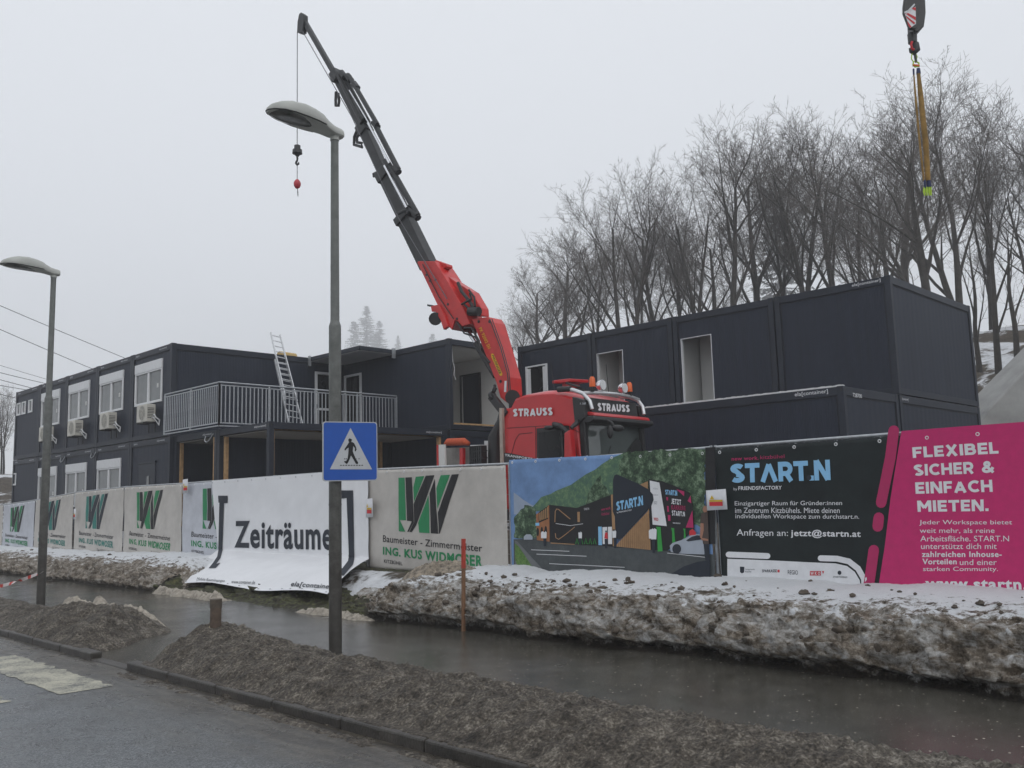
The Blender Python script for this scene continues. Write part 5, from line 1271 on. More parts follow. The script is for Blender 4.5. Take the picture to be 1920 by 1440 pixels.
def P8f(P, L):
    P.text('by FRIENDSFACTORY', z3([(1006, 672), (1146, 648), (1144, 630), (1004, 655)]), .02, layer=11)
    P.block('JETZT', z3([(1518, 580), (1612, 588), (1610, 540), (1516, 528)]), .22, layer=9)
    P.block('START.N', z3([(1524, 690), (1648, 698), (1646, 655), (1522, 640)]), .22, layer=9)
    P.text('www.startn.at', z3([(1533, 766), (1604, 770), (1604, 757), (1533, 752)]), .02, layer=9)
    P.text('START.N', z3([(690, 640), (738, 635), (738, 615), (690, 620)]), .0, layer=8)
    for a, b_ in (((190, 1014), (552, 1028)), ((240, 1055), (712, 1075)), ((360, 1145), (1075, 1180)), ((1480, 1045), (1840, 1085))): P.line(z3([a, b_]), 1.0, 7, False)
    P.line(z3([(425, 765), (560, 785), (680, 768)]), .8, 8, False)
    for x, y, s in ((322, 845, 1), (300, 850, .9), (655, 850, 1), (978, 835, 1.1), (1350, 820, 1.6), (1325, 830, 1.3)):
        P.poly(z3([(x - 16 * s, y + 4), (x - 6 * s, y - 10), (x + 6 * s, y - 10), (x + 18 * s, y + 4), (x + 16 * s, y + 60 * s), (x - 14 * s, y + 60 * s)]), 10)
    P.poly(z3([(865, 800), (910, 798), (912, 960), (868, 960)]), 8); P.poly(z3([(918, 797), (955, 796), (958, 960), (920, 960)]), 8)
pr('white_lettering', WH, P8f)
def P9f(P, L):
    P.text('new work.', z3([(855, 645), (945, 630), (945, 602), (855, 620)]), .02, layer=8); P.text('kitzbühel', z3([(857, 690), (930, 682), (930, 655), (857, 662)]), .0, layer=8)
    P.text('KARRIERE', z3([(1520, 636), (1655, 640), (1652, 600), (1518, 588)]), .0, layer=9)
    for q in ([(1565, 440), (1642, 462), (1640, 508)], [(1718, 640), (1655, 803), (1728, 806)], [(1700, 500), (1672, 552), (1708, 575)], [(1476, 598), (1492, 600), (1496, 655), (1480, 655)], [(1484, 684), (1508, 686), (1510, 740), (1488, 740)], [(1470, 515), (1488, 518), (1486, 550), (1473, 545)]): P.poly(z3(q), 9)
pr('pink_print', PINK, P9f)
def P10f(P, L):
    P.text('WKO', z3([(1352, 738), (1395, 742), (1395, 712), (1350, 708)]), .05, layer=9)
    P.poly(z3([(893, 850), (915, 850), (920, 910), (885, 905)]), 10); P.poly(z3([(1690, 835), (1720, 815), (1755, 850), (1750, 872), (1690, 880)]), 10)
pr('red_print', RED, P10f)
def P11f(P, L):
    for dx, dy, s in ((1375, 795, 1.), (1518, 806, .62), (1630, 812, .45)):
        P.poly(z3([(dx, dy), (dx + 38 * s + 4, dy + 4), (dx + 45 * s, dy + 60 * s), (dx + 62 * s, dy + 232 * s), (dx + 15 * s, dy + 236 * s), (dx + 8, dy + 60 * s)]), 9)
    for k in range(5): x = 612 + 42 * k; P.line(z3([(x, 960), (x + 12, 905), (x + 26, 962)]), 1.2, 9, False)
pr('green_print', flat('print_bright_green', (.03, .30, .05)), P11f)
def P12f(P, L):
    P.poly(z3([(1505, 975), (1530, 950), (1620, 920), (1700, 878), (1750, 866), (1800, 868), (1830, 890), (1832, 1058), (1600, 1050), (1515, 1035)]), 10)
    P.poly(z3([(122, 890), (145, 868), (185, 868), (205, 890), (205, 918), (122, 918)]), 8)
pr('pale_car_print', flat('print_pale_car', (.36, .40, .46)), P12f)
def P13f(P, L):
    P.poly(z3([(1660, 925), (1715, 890), (1765, 876), (1800, 880), (1815, 915), (1680, 935)]), 12); P.disc(z3([(1572, 1005)])[0], 8.2, 9.2, 12)
    P.poly(z3([(1470, 1290), (1530, 1235), (1640, 1170), (1760, 1130), (1889, 1110), (1889, 1290)]), 11)
    P.poly(z3([(1826, 955), (1880, 955), (1886, 1115), (1842, 1112)]), 12)
    for x, y, h_ in ((322, 905, 75), (655, 905, 60), (988, 900, 95), (1352, 915, 130), (903, 910, 90)): P.poly(z3([(x - 14, y), (x + 14, y), (x + 12, y + h_), (x - 10, y + h_)]), 11)
    for x, y in ((322, 838), (655, 842), (978, 828), (1350, 808), (903, 840), (548, 832)): P.disc(z3([(x, y)])[0], 1.5, 1.9, 12)
    P.text('START.N', z3([(398, 870), (398, 790), (380, 790), (380, 870)]), .03, layer=8)
pr('dark_figure_print', NAVY, P13f)
def P14f(P, L):
    P.poly(z3([(1808, 665), (1868, 655), (1876, 900), (1880, 958), (1824, 960), (1815, 900), (1800, 880), (1798, 720)]), 13)
pr('brown_shirt_print', flat('print_brown_shirt', (.07, .048, .04)), P14f)
def P15f(P, L):
    P.poly(z3([(1800, 760), (1830, 765), (1832, 830), (1815, 900), (1872, 912), (1872, 930), (1812, 922), (1795, 890)]), 14); P.disc(z3([(1842, 630)])[0], 4.5, 6.5, 12)
pr('skin_print', flat('print_skin', (.35, .17, .11)), P15f)
pr('grey_text_print', flat('print_grey_text', (.25, .27, .3)), lambda P, L: [P.text(a, z3(q), .0, layer=9) for a, q in (('SPARKASSE', [(1350, 500), (1396, 503), (1396, 490), (1350, 487)]), ('REGIO', [(1352, 582), (1384, 585), (1384, 555), (1352, 552)]), ('KITZBÜHEL', [(1350, 440), (1392, 444), (1392, 428), (1350, 424)]))])

# dark and pink banner
y0, y1 = Y(8).y - .06, Y(9).y + .03
t_, f = banner('rental_banner', 'dark green and pink rental banner at the right end of the fence', 'banner', y0, y1, Y(8).z - .06, Y(9).z - .06, .45, M['clothdark'], 31, .007)
zr = zq(1320, 780, 3.2)
pr('pink_field', flat('print_magenta', (.52, .012, .135), .55, .08), lambda P, L: P.poly(zr([(1185, 90), (1960, 32), (2000, 1100), (1036, 1100), (1085, 790), (1120, 500)]), 1))
def A1(P, L):
    P.line(zr([(1140, 88), (1120, 250), (1064, 520)]), 20, 1); P.line(zr([(1050, 610), (1044, 662)]), 20, 1); P.line(zr([(1020, 805), (1000, 950), (975, 1100)]), 20, 1)
pr('pink_bars', PINK, A1)
def A2(P, L):
    P.poly(zr([(142, 856), (400, 866), (640, 878), (790, 884), (860, 900), (905, 935), (935, 985), (942, 1040), (940, 1100), (142, 1100)]), 1)
    P.line(zr([(150, 831), (382, 840)]), 11, 1); P.line(zr([(702, 853), (800, 856), (870, 872), (925, 915), (960, 975), (970, 1100)]), 11, 1)
pr('white_field', M['whitepaint'], A2)
pr('start_lettering', BLUE, lambda P, L: (P.block('ST^RT.N', zr([(162, 402), (762, 384), (755, 262), (160, 288)]), .25, layer=1, gap=.03)))
pr('play_symbol', NAVY, lambda P, L: (P.disc(zr([(632, 370)])[0], 4.6, 4.9, 2), P.poly(zr([(627, 360), (641, 370), (627, 381)]), 3)))
pr('pink_lettering', PINK, lambda P, L: (P.text('new work.', zr([(168, 268), (328, 262), (328, 240), (168, 246)]), .03, layer=1, ref='new work.'), P.text('kitzbühel', zr([(338, 260), (486, 252), (485, 230), (338, 237)]), .0, layer=1)))
def A3(P, L):
    T = P.text
    T('by', zr([(180, 450), (202, 450), (202, 430), (180, 430)]), .0, layer=1); T('FRIENDSFACTORY', zr([(208, 445), (468, 441), (468, 418), (208, 422)]), .03, layer=1)
    T('Einzigartiger Raum für Gründer:innen', zr([(186, 545), (830, 542), (830, 508), (186, 511)]), .0, layer=1)
    T('im Zentrum Kitzbühels. Miete deinen', zr([(188, 582), (816, 582), (816, 550), (188, 550)]), .0, layer=1)
    T('individuellen Workspace zum durchstart.n.', zr([(190, 622), (932, 625), (932, 590), (190, 587)]), .0, layer=1)
    T('Anfragen an:', zr([(198, 730), (506, 732), (506, 682), (198, 678)]), .0, layer=1); T('jetzt@startn.at', zr([(522, 732), (942, 738), (942, 685), (522, 680)]), .03, layer=1)
    P.block('FLEXIBEL', zr([(1255, 252), (1770, 225), (1764, 155), (1250, 188)]), .23, layer=2, gap=.11)
    P.block('SICHER &', zr([(1262, 360), (1745, 340), (1740, 268), (1258, 292)]), .23, layer=2, gap=.11)
    P.block('EINFACH', zr([(1272, 467), (1735, 455), (1730, 382), (1268, 398)]), .23, layer=2, gap=.11)
    P.block('MIETEN.', zr([(1284, 575), (1710, 570), (1708, 500), (1280, 508)]), .23, layer=2, gap=.11)
    for s_, a, b_, y, bo_ in (('Jeder Workspace bietet', 1293, 1850, 640, 0), ('weit mehr, als reine', 1296, 1745, 688, 0), ('Arbeitsfläche. START.N', 1300, 1832, 734, 0), ('unterstützt dich mit', 1304, 1758, 780, 0), ('zahlreichen Inhouse-', 1308, 1788, 828, .03), ('Vorteilen', 1312, 1518, 872, .03), ('und einer', 1536, 1758, 876, 0), ('starken Community.', 1316, 1765, 920, 0)):
        T(s_, zr([(a, y + 18), (b_, y + 18), (b_, y - 16), (a, y - 16)]), bo_, layer=2)
    T('www.startn.at', zr([(1330, 1035), (2040, 1045), (2035, 985), (1328, 978)]), .05, layer=2)
pr('white_lettering', M['whitepaint'], A3)
def A4(P, L):
    T = P.text
    T('SPARKASSE', zr([(350, 938), (438, 938), (438, 920), (350, 920)]), .03, layer=2); T('REGIO', zr([(504, 950), (565, 952), (565, 926), (504, 924)]), .0, layer=2)
    P.poly(zr([(218, 903), (245, 905), (243, 938), (230, 944), (219, 936)]), 2); T('Stadtgemeinde', zr([(250, 925), (306, 925), (306, 915), (250, 915)]), .0, layer=2); T('Kitzbühel', zr([(250, 938), (285, 938), (285, 928), (250, 928)]), .0, layer=2)
    T('STADTWERKE', zr([(776, 970), (862, 972), (862, 962), (776, 960)]), .02, layer=2); P.disc(zr([(815, 940)])[0], 3.6, 4, 2); T('regioL', zr([(428, 1010), (486, 1010), (486, 992), (428, 992)]), .0, layer=2)
    P.line(zr([(228, 972), (370, 976)]), .7, 2, False); P.line(zr([(228, 984), (340, 988)]), .7, 2, False)
pr('sponsor_print', NAVY, A4)
pr('sponsor_red_print', RED, lambda P, L: (P.poly(zr([(637, 930), (704, 930), (704, 957), (637, 957)]), 2), P.poly(zr([(355, 978), (382, 978), (382, 1010), (355, 1010)]), 2), P.poly(zr([(710, 930), (724, 930), (717, 948)]), 2), P.poly(zr([(442, 922), (455, 922), (455, 938), (442, 938)]), 2)))
pr('sponsor_blue_print', flat('print_mid_blue', (.03, .12, .45)), lambda P, L: P.poly(zr([(534, 986), (570, 986), (570, 1015), (534, 1015)]), 2))
pr('sponsor_light_print', BLUE, lambda P, L: [P.poly(zr([(x, 988), (x + 24, 988), (x + 24, 1017), (x, 1017)]), 2) for x in (574, 602, 630, 658)])
pr('sponsor_white_print', M['whitepaint'], lambda P, L: (P.text('W K O', zr([(641, 954), (700, 954), (700, 934), (641, 934)]), .03, layer=3), P.text('EFRE', zr([(578, 1012), (678, 1012), (678, 993), (578, 993)]), .02, layer=3)))

# paper notices tied to the posts
for i, (px, py, wd, hg, lab) in enumerate(((347, 912, .28, .36, 'small white safety notice on the fence post left of the tarpaulin'), (692, 953, .26, .36, 'white safety notice tied to the post right of the tarpaulin'), (1343, 938, .33, .27, 'white safety notice with yellow triangle on the joint beside the pink and dark banner'), (140, 964, .2, .32, 'small curling notice on the third fence post from the left'))):
    c = onx(px, py, 10.55); t_ = thing('safety_notice', lab, 'notice', c, group='safety notices tied to the fence')
    mb = MB(); nn_ = 8
    for j in range(nn_ + 1):
        for k in (0, 1):
            u = j / nn_; mb.v.append((.02 * math.sin(u * 3 + i) + .015 * k * u, wd * (.5 - u), hg * (.5 - k) + .012 * u))
    for j in range(nn_): a = 2 * j; mb.f.append((a, a + 2, a + 3, a + 1))
    o = mb.build('paper', flat('notice_paper', (.66, .67, .70)), t_, smooth=180); so_ = o.modifiers.new('thick', 'SOLIDIFY'); so_.thickness = .002
    def strip(name, mat, z0_, z1_, u0, u1):
        mb = MB()
        for j in range(7):
            u = lerp(u0, u1, j / 6)
            for z in (z0_, z1_): mb.v.append((.02 * math.sin(u * 3 + i) + .012 * u - .008, wd * (.5 - u), hg * z))
        for j in range(6): a = 2 * j; mb.f.append((a, a + 2, a + 3, a + 1))
        mb.build(name, mat, t_)
    strip('red_strip', RED, -.28, -.08, .15, .82); strip('yellow_strip', flat('notice_yellow', (.62, .42, .03)), -.07, .02, .15, .82)
    mb = MB(); mb.prism([(-.010, wd * .28, hg * .05), (-.010, wd * .08, hg * .05), (-.010, wd * .18, hg * .25)], (-.002, 0, 0)); mb.build('warning_triangle', flat('notice_yellow', (.62, .42, .03)), t_)

# ------------------------------------------------------------------ street lamps
def lamp(label, loc):
    t_ = thing('street_lamp', label, 'street lamp', loc, group='street lamps on the verge')
    mb = MB(); mb.tube([(0, 0, -.1), (0, 0, 3.88)], [.076, .074], 20); mb.tube([(0, 0, 3.88), (0, 0, 3.94)], [.074, .056], 20); mb.tube([(0, 0, 3.94), (0, 0, 6.36)], [.055, .048], 20); mb.build('pole', M['polegrey'], t_, smooth=50)
    mb = MB(); mb.tube([(0, 0, 1.70), (0, 0, 1.72)], .0775, 20); mb.tube([(0, 0, 1.12), (0, 0, 1.13)], .079, 20); mb.build('band', M['polegrey'], t_, smooth=50)
    # head: lofted shell reaching out over the road (-X)
    secs = [(.10, .07, .09, .0), (.06, .085, .10, .0), (-.05, .10, .115, .0), (-.15, .12, .14, .02), (-.22, .155, .165, .035), (-.34, .178, .195, .04), (-.49, .19, .21, .045), (-.66, .18, .185, .055), (-.79, .148, .14, .06), (-.90, .09, .085, .055), (-.95, .03, .03, .05)]
    def loft(secs, flat_bottom, name, mat, par):
        mb = MB(); n = 20
        for (x, hw, ht, zb_) in secs:
            for k in range(n):
                a = 2 * math.pi * k / n; c, s_ = math.cos(a), math.sin(a)
                mb.v.append((x, hw * (abs(c) ** .8) * (1 if c > 0 else -1), 6.33 + zb_ + (ht * (max(0, s_) ** .85)) - (.025 * max(0, -s_))))
        for i in range(len(secs) - 1):
            for k in range(n): k2 = (k + 1) % n; mb.f.append((i * n + k, i * n + k2, (i + 1) * n + k2, (i + 1) * n + k))
        mb.f.append(tuple(range(n))); mb.f.append(tuple((len(secs) - 1) * n + k for k in range(n))); return mb.build(name, mat, par, smooth=50)
    hd = loft(secs, True, 'lamp_head', M['lampgrey'], t_)
    mb = MB(); n = 28; c0 = Vector((-.58, 0, 6.342)); rings = ((1, .0, .010), (.93, 0, -.012), (.6, 0, -.03), (.25, 0, -.036))
    for s_, _, dz in rings:
        for k in range(n): a = 2 * math.pi * k / n; mb.v.append((c0.x + .35 * s_ * math.cos(a), .165 * s_ * math.sin(a) * (1 - .12 * math.cos(a)), c0.z + dz + .03))
    for i in range(3):
        for k in range(n): k2 = (k + 1) % n; mb.f.append((i * n + k, i * n + k2, (i + 1) * n + k2, (i + 1) * n + k))
    mb.f.append(tuple(3 * n + k for k in range(n))); mb.build('lens', M['lens'], hd, smooth=60)
    mb = MB()
    rim = [(x, hw * .985, 6.328 + zb_) for x, hw, ht, zb_ in secs[4:]]; rim = rim + [(x, -y, z) for x, y, z in reversed(rim)]; mb.tube(rim, .009, 5); mb.build('gasket', M['black'], hd)
    mb = MB(); mb.tube([(0, 0, 6.26), (0, 0, 6.36)], .058, 16); mb.build('socket', M['lampgrey'], t_, smooth=50)
lamp('nearer grey street lamp, its pole carrying the blue pedestrian sign', (6.18, 9.13, 0))
lamp('farther street lamp standing in the dirty slush at the left', (5.9, 18.34, 0))

# ------------------------------------------------------------------ pedestrian crossing sign
SN = Vector((-.34, -.94, 0)).normalized(); SC = Vector((6.18, 9.13, 0)) + SN * .13
hs = lambda x, y: onplane(x, y, SC, SN)
cc = hs(657, 846); SU = Vector((-SN.y, SN.x, 0)); SU = SU if SU.dot(Vector((.7, -.7, 0))) > 0 else -SU
t_ = thing('crossing_sign', 'square blue pedestrian crossing sign with white triangle and walking figure', 'traffic sign', cc)
hw = .335; hh_ = .355
def rr(hw, hh, r, off, th=.0):
    pts = []
    for sx_, sz_, a0 in ((1, 1, 0), (-1, 1, 90), (-1, -1, 180), (1, -1, 270)):
        for k in range(6): a = R_(a0 + 18 * k); pts.append(SU * (sx_ * (hw - r) + r * math.cos(a)) + Vector((0, 0, sz_ * (hh - r) + r * math.sin(a))) + SN * off)
    return pts
mb = MB(); mb.prism(rr(hw, hh_, .035, -.02), SN * .02); mb.build('panel', flat('sign_edge', (.45, .47, .48)), t_)
mb = MB(); mb.prism(rr(hw - .012, hh_ - .012, .03, .0), SN * .002); mb.build('blue_field', flat('sign_blue', (.008, .085, .42), .35, .05), t_)
P_ = Print(hs, SN, .006); P_.poly(z2([(531, 727), (652, 960), (415, 960)])); P_.build('white_triangle', flat('sign_white', (.50, .52, .54), .4), t_)
P_ = Print(hs, SN, .009)
P_.disc(z2([(528, 798)])[0], 3.1, 3.4); P_.poly(z2([(518, 792), (526, 785), (538, 792), (540, 796), (518, 797)]))
P_.poly(z2([(522, 808), (538, 806), (550, 812), (560, 830), (565, 848), (559, 860), (554, 856), (556, 842), (546, 830), (543, 858), (548, 872), (560, 900), (574, 922), (572, 930), (561, 929), (548, 905), (533, 882), (525, 905), (517, 922), (510, 931), (497, 920), (494, 914), (506, 914), (514, 900), (518, 870), (520, 838), (510, 844), (502, 854), (496, 852), (498, 845), (512, 824)]))
for k in range(9): P_.poly(z2([(472 + 15 * k, 935), (481 + 15 * k, 935), (481 + 15 * k, 940), (472 + 15 * k, 940)]))
for a in (494, 504, 545, 558, 575): P_.poly(z2([(a, 899), (a + 7, 899), (a + 7, 903), (a, 903)]))
P_.build('walking_figure', INK, t_)
mb = MB()
for z in (-.2, .2): mb.box((-.0, -.0, 0), (0.0001, 0.0001, .0001)) if False else mb.beam(SU * -.12 + Vector((0, 0, z)) - SN * .03, SU * .12 + Vector((0, 0, z)) - SN * .03, .03, .03, (0, 0, 1)); mb.tube([SU * -.0 + Vector((0, 0, z)) - SN * .03, SU * 0. + Vector((0, 0, z)) - SN * .055], .02, 8)
mb.build('bracket', M['galv'], t_)

# wooden stake, stub post, tape
t_ = thing('marker_stake', 'thin wooden stake with red painted top standing against the snow wall', 'stake', (8.17, 9.10, 0))
mb = MB(); mb.beam((0, 0, .0), (.015, -.01, .82), .043, .04); mb.build('lower_part', M['stake'], t_, bevel=.004)
mb = MB(); mb.beam((.015, -.01, .82), (.02, -.015, 1.21), .046, .043); mb.build('painted_top', flat('stake_red', (.42, .05, .03), .7, .25), t_, bevel=.004)
GP = onx(405, 1124, 5.0)
t_ = thing('guide_post', 'short weathered post stub sticking out of the foreground slush ridge', 'post', (5.0, GP.y, 0))
mb = MB(); mb.tube([(0, 0, 0), (0, 0, GP.z)], [.066, .062], 20); mb.build('post', M['postwood'], t_, smooth=50)
mb = MB(); mb.tube([(0, 0, GP.z - .09), (0, 0, GP.z + .004)], [.068, .068], 20); mb.build('cap', M['clod'], t_, smooth=50)
mb = MB(); mb.prism([(-.064, .028, GP.z - .45), (-.079, -.02, GP.z - .45), (-.079, -.02, GP.z - .28), (-.079, .03, GP.z - .33)], (-.004, 0, 0)); mb.build('reflector', flat('faded_cream', (.42, .38, .25), .6, .3), t_)
a_, b__ = Vector((5.9, 18.26, .62)), Vector((4.95, 19.4, .28)); mb = MB(); n = 40
for k in range(n + 1):
    q = k / n; c = a_.lerp(b__, q) - Vector((0, 0, .06 * math.sin(q * math.pi))); tw = q * 9; s_ = Vector((math.cos(tw) * .3, math.cos(tw) * .3, math.sin(tw))).normalized() * .03; mb.v += [c + s_, c - s_]
for k in range(n): mb.f.append((2 * k, 2 * k + 1, 2 * k + 3, 2 * k + 2))
m, t, b = new_mat('red_white_tape'); s = sepx(t, coords(t, 'World')); wv = mth(t, 'SINE', mth(t, 'MULTIPLY', s[1], 45.)); t.links.new(ramp(t, wv, [(.45, (.55, .5, .5)), (.55, (.5, .04, .03))]), b.inputs['Base Color'])
o = mb.build('barrier_tape', m); tag(o, 'twisted red and white barrier tape tied low round the far lamp post', 'tape'); so_ = o.modifiers.new('thick', 'SOLIDIFY'); so_.thickness = .002

# ------------------------------------------------------------------ second crane's hook with slings
HX = atd(1712, 60, 20); HX = Vector((HX.x, HX.y, 0))
def hk(px, py): return onplane(px, py, HX, (.7131, .7011, 0))
RV = Vector((.7011, -.7131, 0)); FV = Vector((.7131, .7011, 0))
t_ = thing('hook_block', 'heavy black crane hook block with red and white chevrons at the top right', 'hook block', hk(1712, 20))
def hp(pts, d0, dd): 
    mb = MB(); mb.prism([hk(a, b_) + FV * d0 - t_.location for a, b_ in pts], FV * dd); return mb
zh = zq(1620, 0, 3.6)
hp(zh([(250, -30), (345, -30), (335, 215), (316, 236), (275, 232), (234, 125), (234, 85)]), -.28, .10).build('side_plate', M['boom'], t_, bevel=.02)
hp(zh([(300, -30), (392, -30), (398, 110), (386, 200), (345, 236), (316, 236), (310, 100)]), -.16, .34).build('cheek', M['boomblack'], t_, bevel=.02)
hp(zh([(236, 125), (312, 90), (314, 205), (275, 233)]), -.292, .006).build('chevron_plate', M['whitepaint'], t_)
for q in ([(240, 135), (250, 128), (312, 160), (312, 182)], [(255, 185), (262, 215), (275, 232), (285, 226)], [(285, 104), (312, 118), (312, 96), (300, 96)], [(252, 165), (300, 208), (310, 200), (246, 150)]): hp(zh(q), -.298, .004).build('chevron', RED, t_)
hp(zh([(245, 130), (302, 70), (308, 78), (250, 142)]), -.30, .004).build('plate_edge', M['galv'], t_)
mb = MB(); mb.tube([hk(x, y) - t_.location for x, y in zh([(325, 230), (328, 290)])], [.11, .10], 12); mb.tube([hk(x, y) - t_.location for x, y in zh([(328, 285), (345, 300), (350, 335), (335, 352), (318, 345), (310, 325)])], [.07, .09, .10, .08, .05, .03], 10); mb.build('hook', M['boomblack'], t_, smooth=60)
mb = MB(); mb.tube([hk(x, y) - t_.location - FV * .1 for x, y in zh([(312, 295), (305, 315), (312, 345), (326, 350)])], .028, 8); mb.build('safety_latch', RED, t_, smooth=60)
mb = MB()
for d_ in (-.12, .12): mb.tube([hk(1712, -10) + RV * d_ - t_.location, hk(1712, -10) + RV * d_ - t_.location + Vector((0, 0, 6))], .02, 6)
mb.build('hoist_rope', M['cable'], t_)
LIME = flat('lime_ring', (.42, .62, .04)); OCH = simple('ochre_sling', (.26, .15, .03), .8, 0, .35, 5, bstr=1, bscale=14)
t_ = thing('lifting_sling', 'long ochre round slings with lime green rings hanging from the big hook block', 'sling', hk(1712, 105))
o_ = t_.location
def HT(pts, r, name, mat, n=10, off=0.):
    mb = MB(); mb.tube([hk(x, y) + FV * off - o_ for x, y in zh(pts)], r, n); return mb.build(name, mat, t_, smooth=60)
HT([(340, 350), (322, 370), (320, 398), (333, 416), (352, 412), (358, 385), (350, 362), (340, 350)], .014, 'ring', LIME, 8)
HT([(335, 415), (330, 438), (345, 452), (372, 448), (370, 425), (355, 418)], .018, 'ring', LIME, 8)
HT([(330, 440), (372, 445)], .03, 'shackle', M['orange'], 8)
HT([(345, 350), (345, 380), (352, 420)], .03, 'link', M['boomblack'], 8)
HT([(334, 465), (336, 505)], .022, 'sling_end', flat('navy_sleeve', (.015, .025, .09)), 8); HT([(366, 462), (368, 498)], [.04, .055], 'sling_end', flat('navy_sleeve', (.015, .025, .09)), 8)
HT([(336, 500), (345, 620), (365, 850), (385, 1050), (405, 1220)], [.015, .022, .026, .024, .022], 'sling_strand', OCH)
HT([(367, 490), (380, 620), (398, 800), (415, 950), (432, 1220)], [.04, .056, .064, .066, .058], 'sling_strand', OCH, 12)
HT([(408, 1215), (412, 1270)], .028, 'sling_end', flat('navy_sleeve', (.015, .025, .09)), 8); HT([(436, 1215), (440, 1262)], .05, 'sling_end', flat('navy_sleeve', (.015, .025, .09)), 8)
for x in (408, 424, 440, 452): HT([(x, 1262), (x - 3, 1290), (x + 2, 1320)], [.018, .028, .015], 'hook_tag', LIME, 7)

# ------------------------------------------------------------------ concrete wing wall at right
pw = [atd(a, b_, 30) for a, b_ in ((1832, 960), (1838, 800), (1852, 770), (1875, 745), (1925, 693), (1990, 628), (2150, 470), (2230, 430), (2230, 960))]
mb = MB(); mb.prism(pw, FV * 2.2); tag(mb.build('retaining_wall', M['concrete'], bevel=.05), 'sloping pale concrete retaining wall beyond the pink banner', 'wall')

# ------------------------------------------------------------------ overhead wires, far left
wl = [((-60, 536), (262, 678)), ((-60, 580), (205, 700)), ((-60, 655), (150, 724)), ((-60, 672), (120, 722)), ((-60, 684), (110, 735)), ((-60, 700), (100, 734)), ((-60, 712), (60, 748))]
for i, (a, b_) in enumerate(wl):
    p, q = atd(*a, 52), atd(*b_, 66); p, q = p - (q - p) * 1.6, p + (q - p) * 1.6; mb = MB(); mb.tube([p.lerp(q, k / 20) - Vector((0, 0, .35 * math.sin(math.pi * k / 20))) for k in range(21)], .022 if i != 2 else .014, 5)
    tag(mb.build('overhead_wire', M['cable']), '%s overhead wire from the top at the left edge of the sky' % ('topmost', 'second', 'third', 'fourth', 'fifth', 'sixth', 'lowest')[i], 'wire', 'overhead railway wires')

# ------------------------------------------------------------------ bare trees
def bare_tree(seed, Ht=14., trunks=1, spread=.5, twig=1., kind=0):
    rnd = random.Random(seed); wood = MB(); crown = MB()
    def rv(): return Vector((rnd.gauss(0, 1), rnd.gauss(0, 1), rnd.gauss(0, 1)))
    def branch(p, d, L, r, lev, up):
        n = (9, 6, 5, 4, 3)[lev]; pts = [p]; rs = [r]; q = p; dd = d.normalized()
        for i in range(n):
            dd = (dd + rv() * (.05, .10, .11, .11, .10)[lev] * .8 + Vector((0, 0, up * (.22 if lev < 2 else .08)))).normalized(); q = q + dd * (L / n); pts.append(q); rs.append(max(.006, r * (1 - (i + 1) / n * (.78 if lev else .72))))
        (wood if lev < 2 else crown).tube(pts, rs, (7, 5, 3, 3, 3)[lev], caps=False)
        if lev == 4: return
        nc = ((13, 10, 8, 7)[lev]); nc = max(2, int(nc * twig * (L / ((Ht * .8), Ht * .38, Ht * .2, Ht * .1)[lev]) ** .5))
        for k in range(nc):
            f = rnd.uniform((.22, .2, .15, .1)[lev], 1.) if k < nc - 1 else 1.
            i = min(int(f * n), n - 1); g = f * n - i; c = pts[i].lerp(pts[i + 1], g); ax = (pts[i + 1] - pts[i]).normalized()
            side = rv(); side = (side - ax * side.dot(ax)).normalized(); ang = rnd.uniform(.45, 1.0) * (.40 + spread * .62 if lev == 0 else 1.0)
            nd_ = (ax * math.cos(ang) + side * math.sin(ang) + Vector((0, 0, .25 if lev < 2 else .1))).normalized()
            ln = L * rnd.uniform(.36, .66) * (1.3 - .75 * f if lev == 0 else 1.05 - .35 * f)
            branch(c, nd_, ln, max(.008, rs[i] * (rnd.uniform(.38, .62) if lev == 0 else rnd.uniform(.28, .48))), lev + 1, up)
    for k in range(trunks):
        a = rnd.uniform(0, 6.28); lean = (0 if trunks == 1 else rnd.uniform(.06, .16))
        branch(Vector((rnd.uniform(-.3, .3) * (trunks > 1), rnd.uniform(-.3, .3) * (trunks > 1), -.6)), Vector((math.cos(a) * lean, math.sin(a) * lean, 1)), Ht * .86 * rnd.uniform(.9, 1), Ht * .019 * (1 if trunks == 1 else .75), 0, .35)
    return wood, crown
protos = []
for i, (sd_, tr_, sp_, tw_) in enumerate(((11, 1, .80, 1.0), (23, 2, .6, .85), (37, 2, .75, .85), (41, 1, .5, 1.0), (59, 2, .8, .85), (67, 1, 1.0, 1.1), (73, 1, .45, .5), (97, 1, .75, 1.0))):
    wd_, cr_ = bare_tree(sd_, 14, tr_, sp_, tw_); t_ = empty('bare_tree')
    mat = M['bark'] if i not in (5,) else M['barkpale']
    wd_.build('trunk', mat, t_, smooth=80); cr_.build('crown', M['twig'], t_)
    t_['top'] = max(max(p[2] for p in cr_.v), max(p[2] for p in wd_.v)); protos.append(t_)
spots = [  # bearing of the stem, bearing of the top, distance, form
    (1010, 470, 72, 5), (1062, 408, 68, 5), (1118, 440, 64, 4), (1170, 318, 56, 1), (1232, 350, 58, 0), (1285, 410, 60, 3), (1318, 300, 56, 2), (1385, 232, 56, 0), (1428, 205, 60, 5),
    (1482, 290, 58, 4), (1528, 205, 56, 2), (1570, 212, 54, 0), (1622, 285, 60, 1), (1680, 262, 52, 7), (1712, 155, 62, 5), (1752, 155, 44, 7), (1806, 165, 50, 1), (1868, 230, 52, 3), (1838, 420, 38, 6), (1872, 330, 36, 6), (1908, 400, 35, 6), (1940, 250, 50, 4), (980, 590, 80, 5), (2010, 180, 50, 0), (2080, 240, 48, 3), (1345, 380, 66, 5), (1205, 420, 66, 3)]
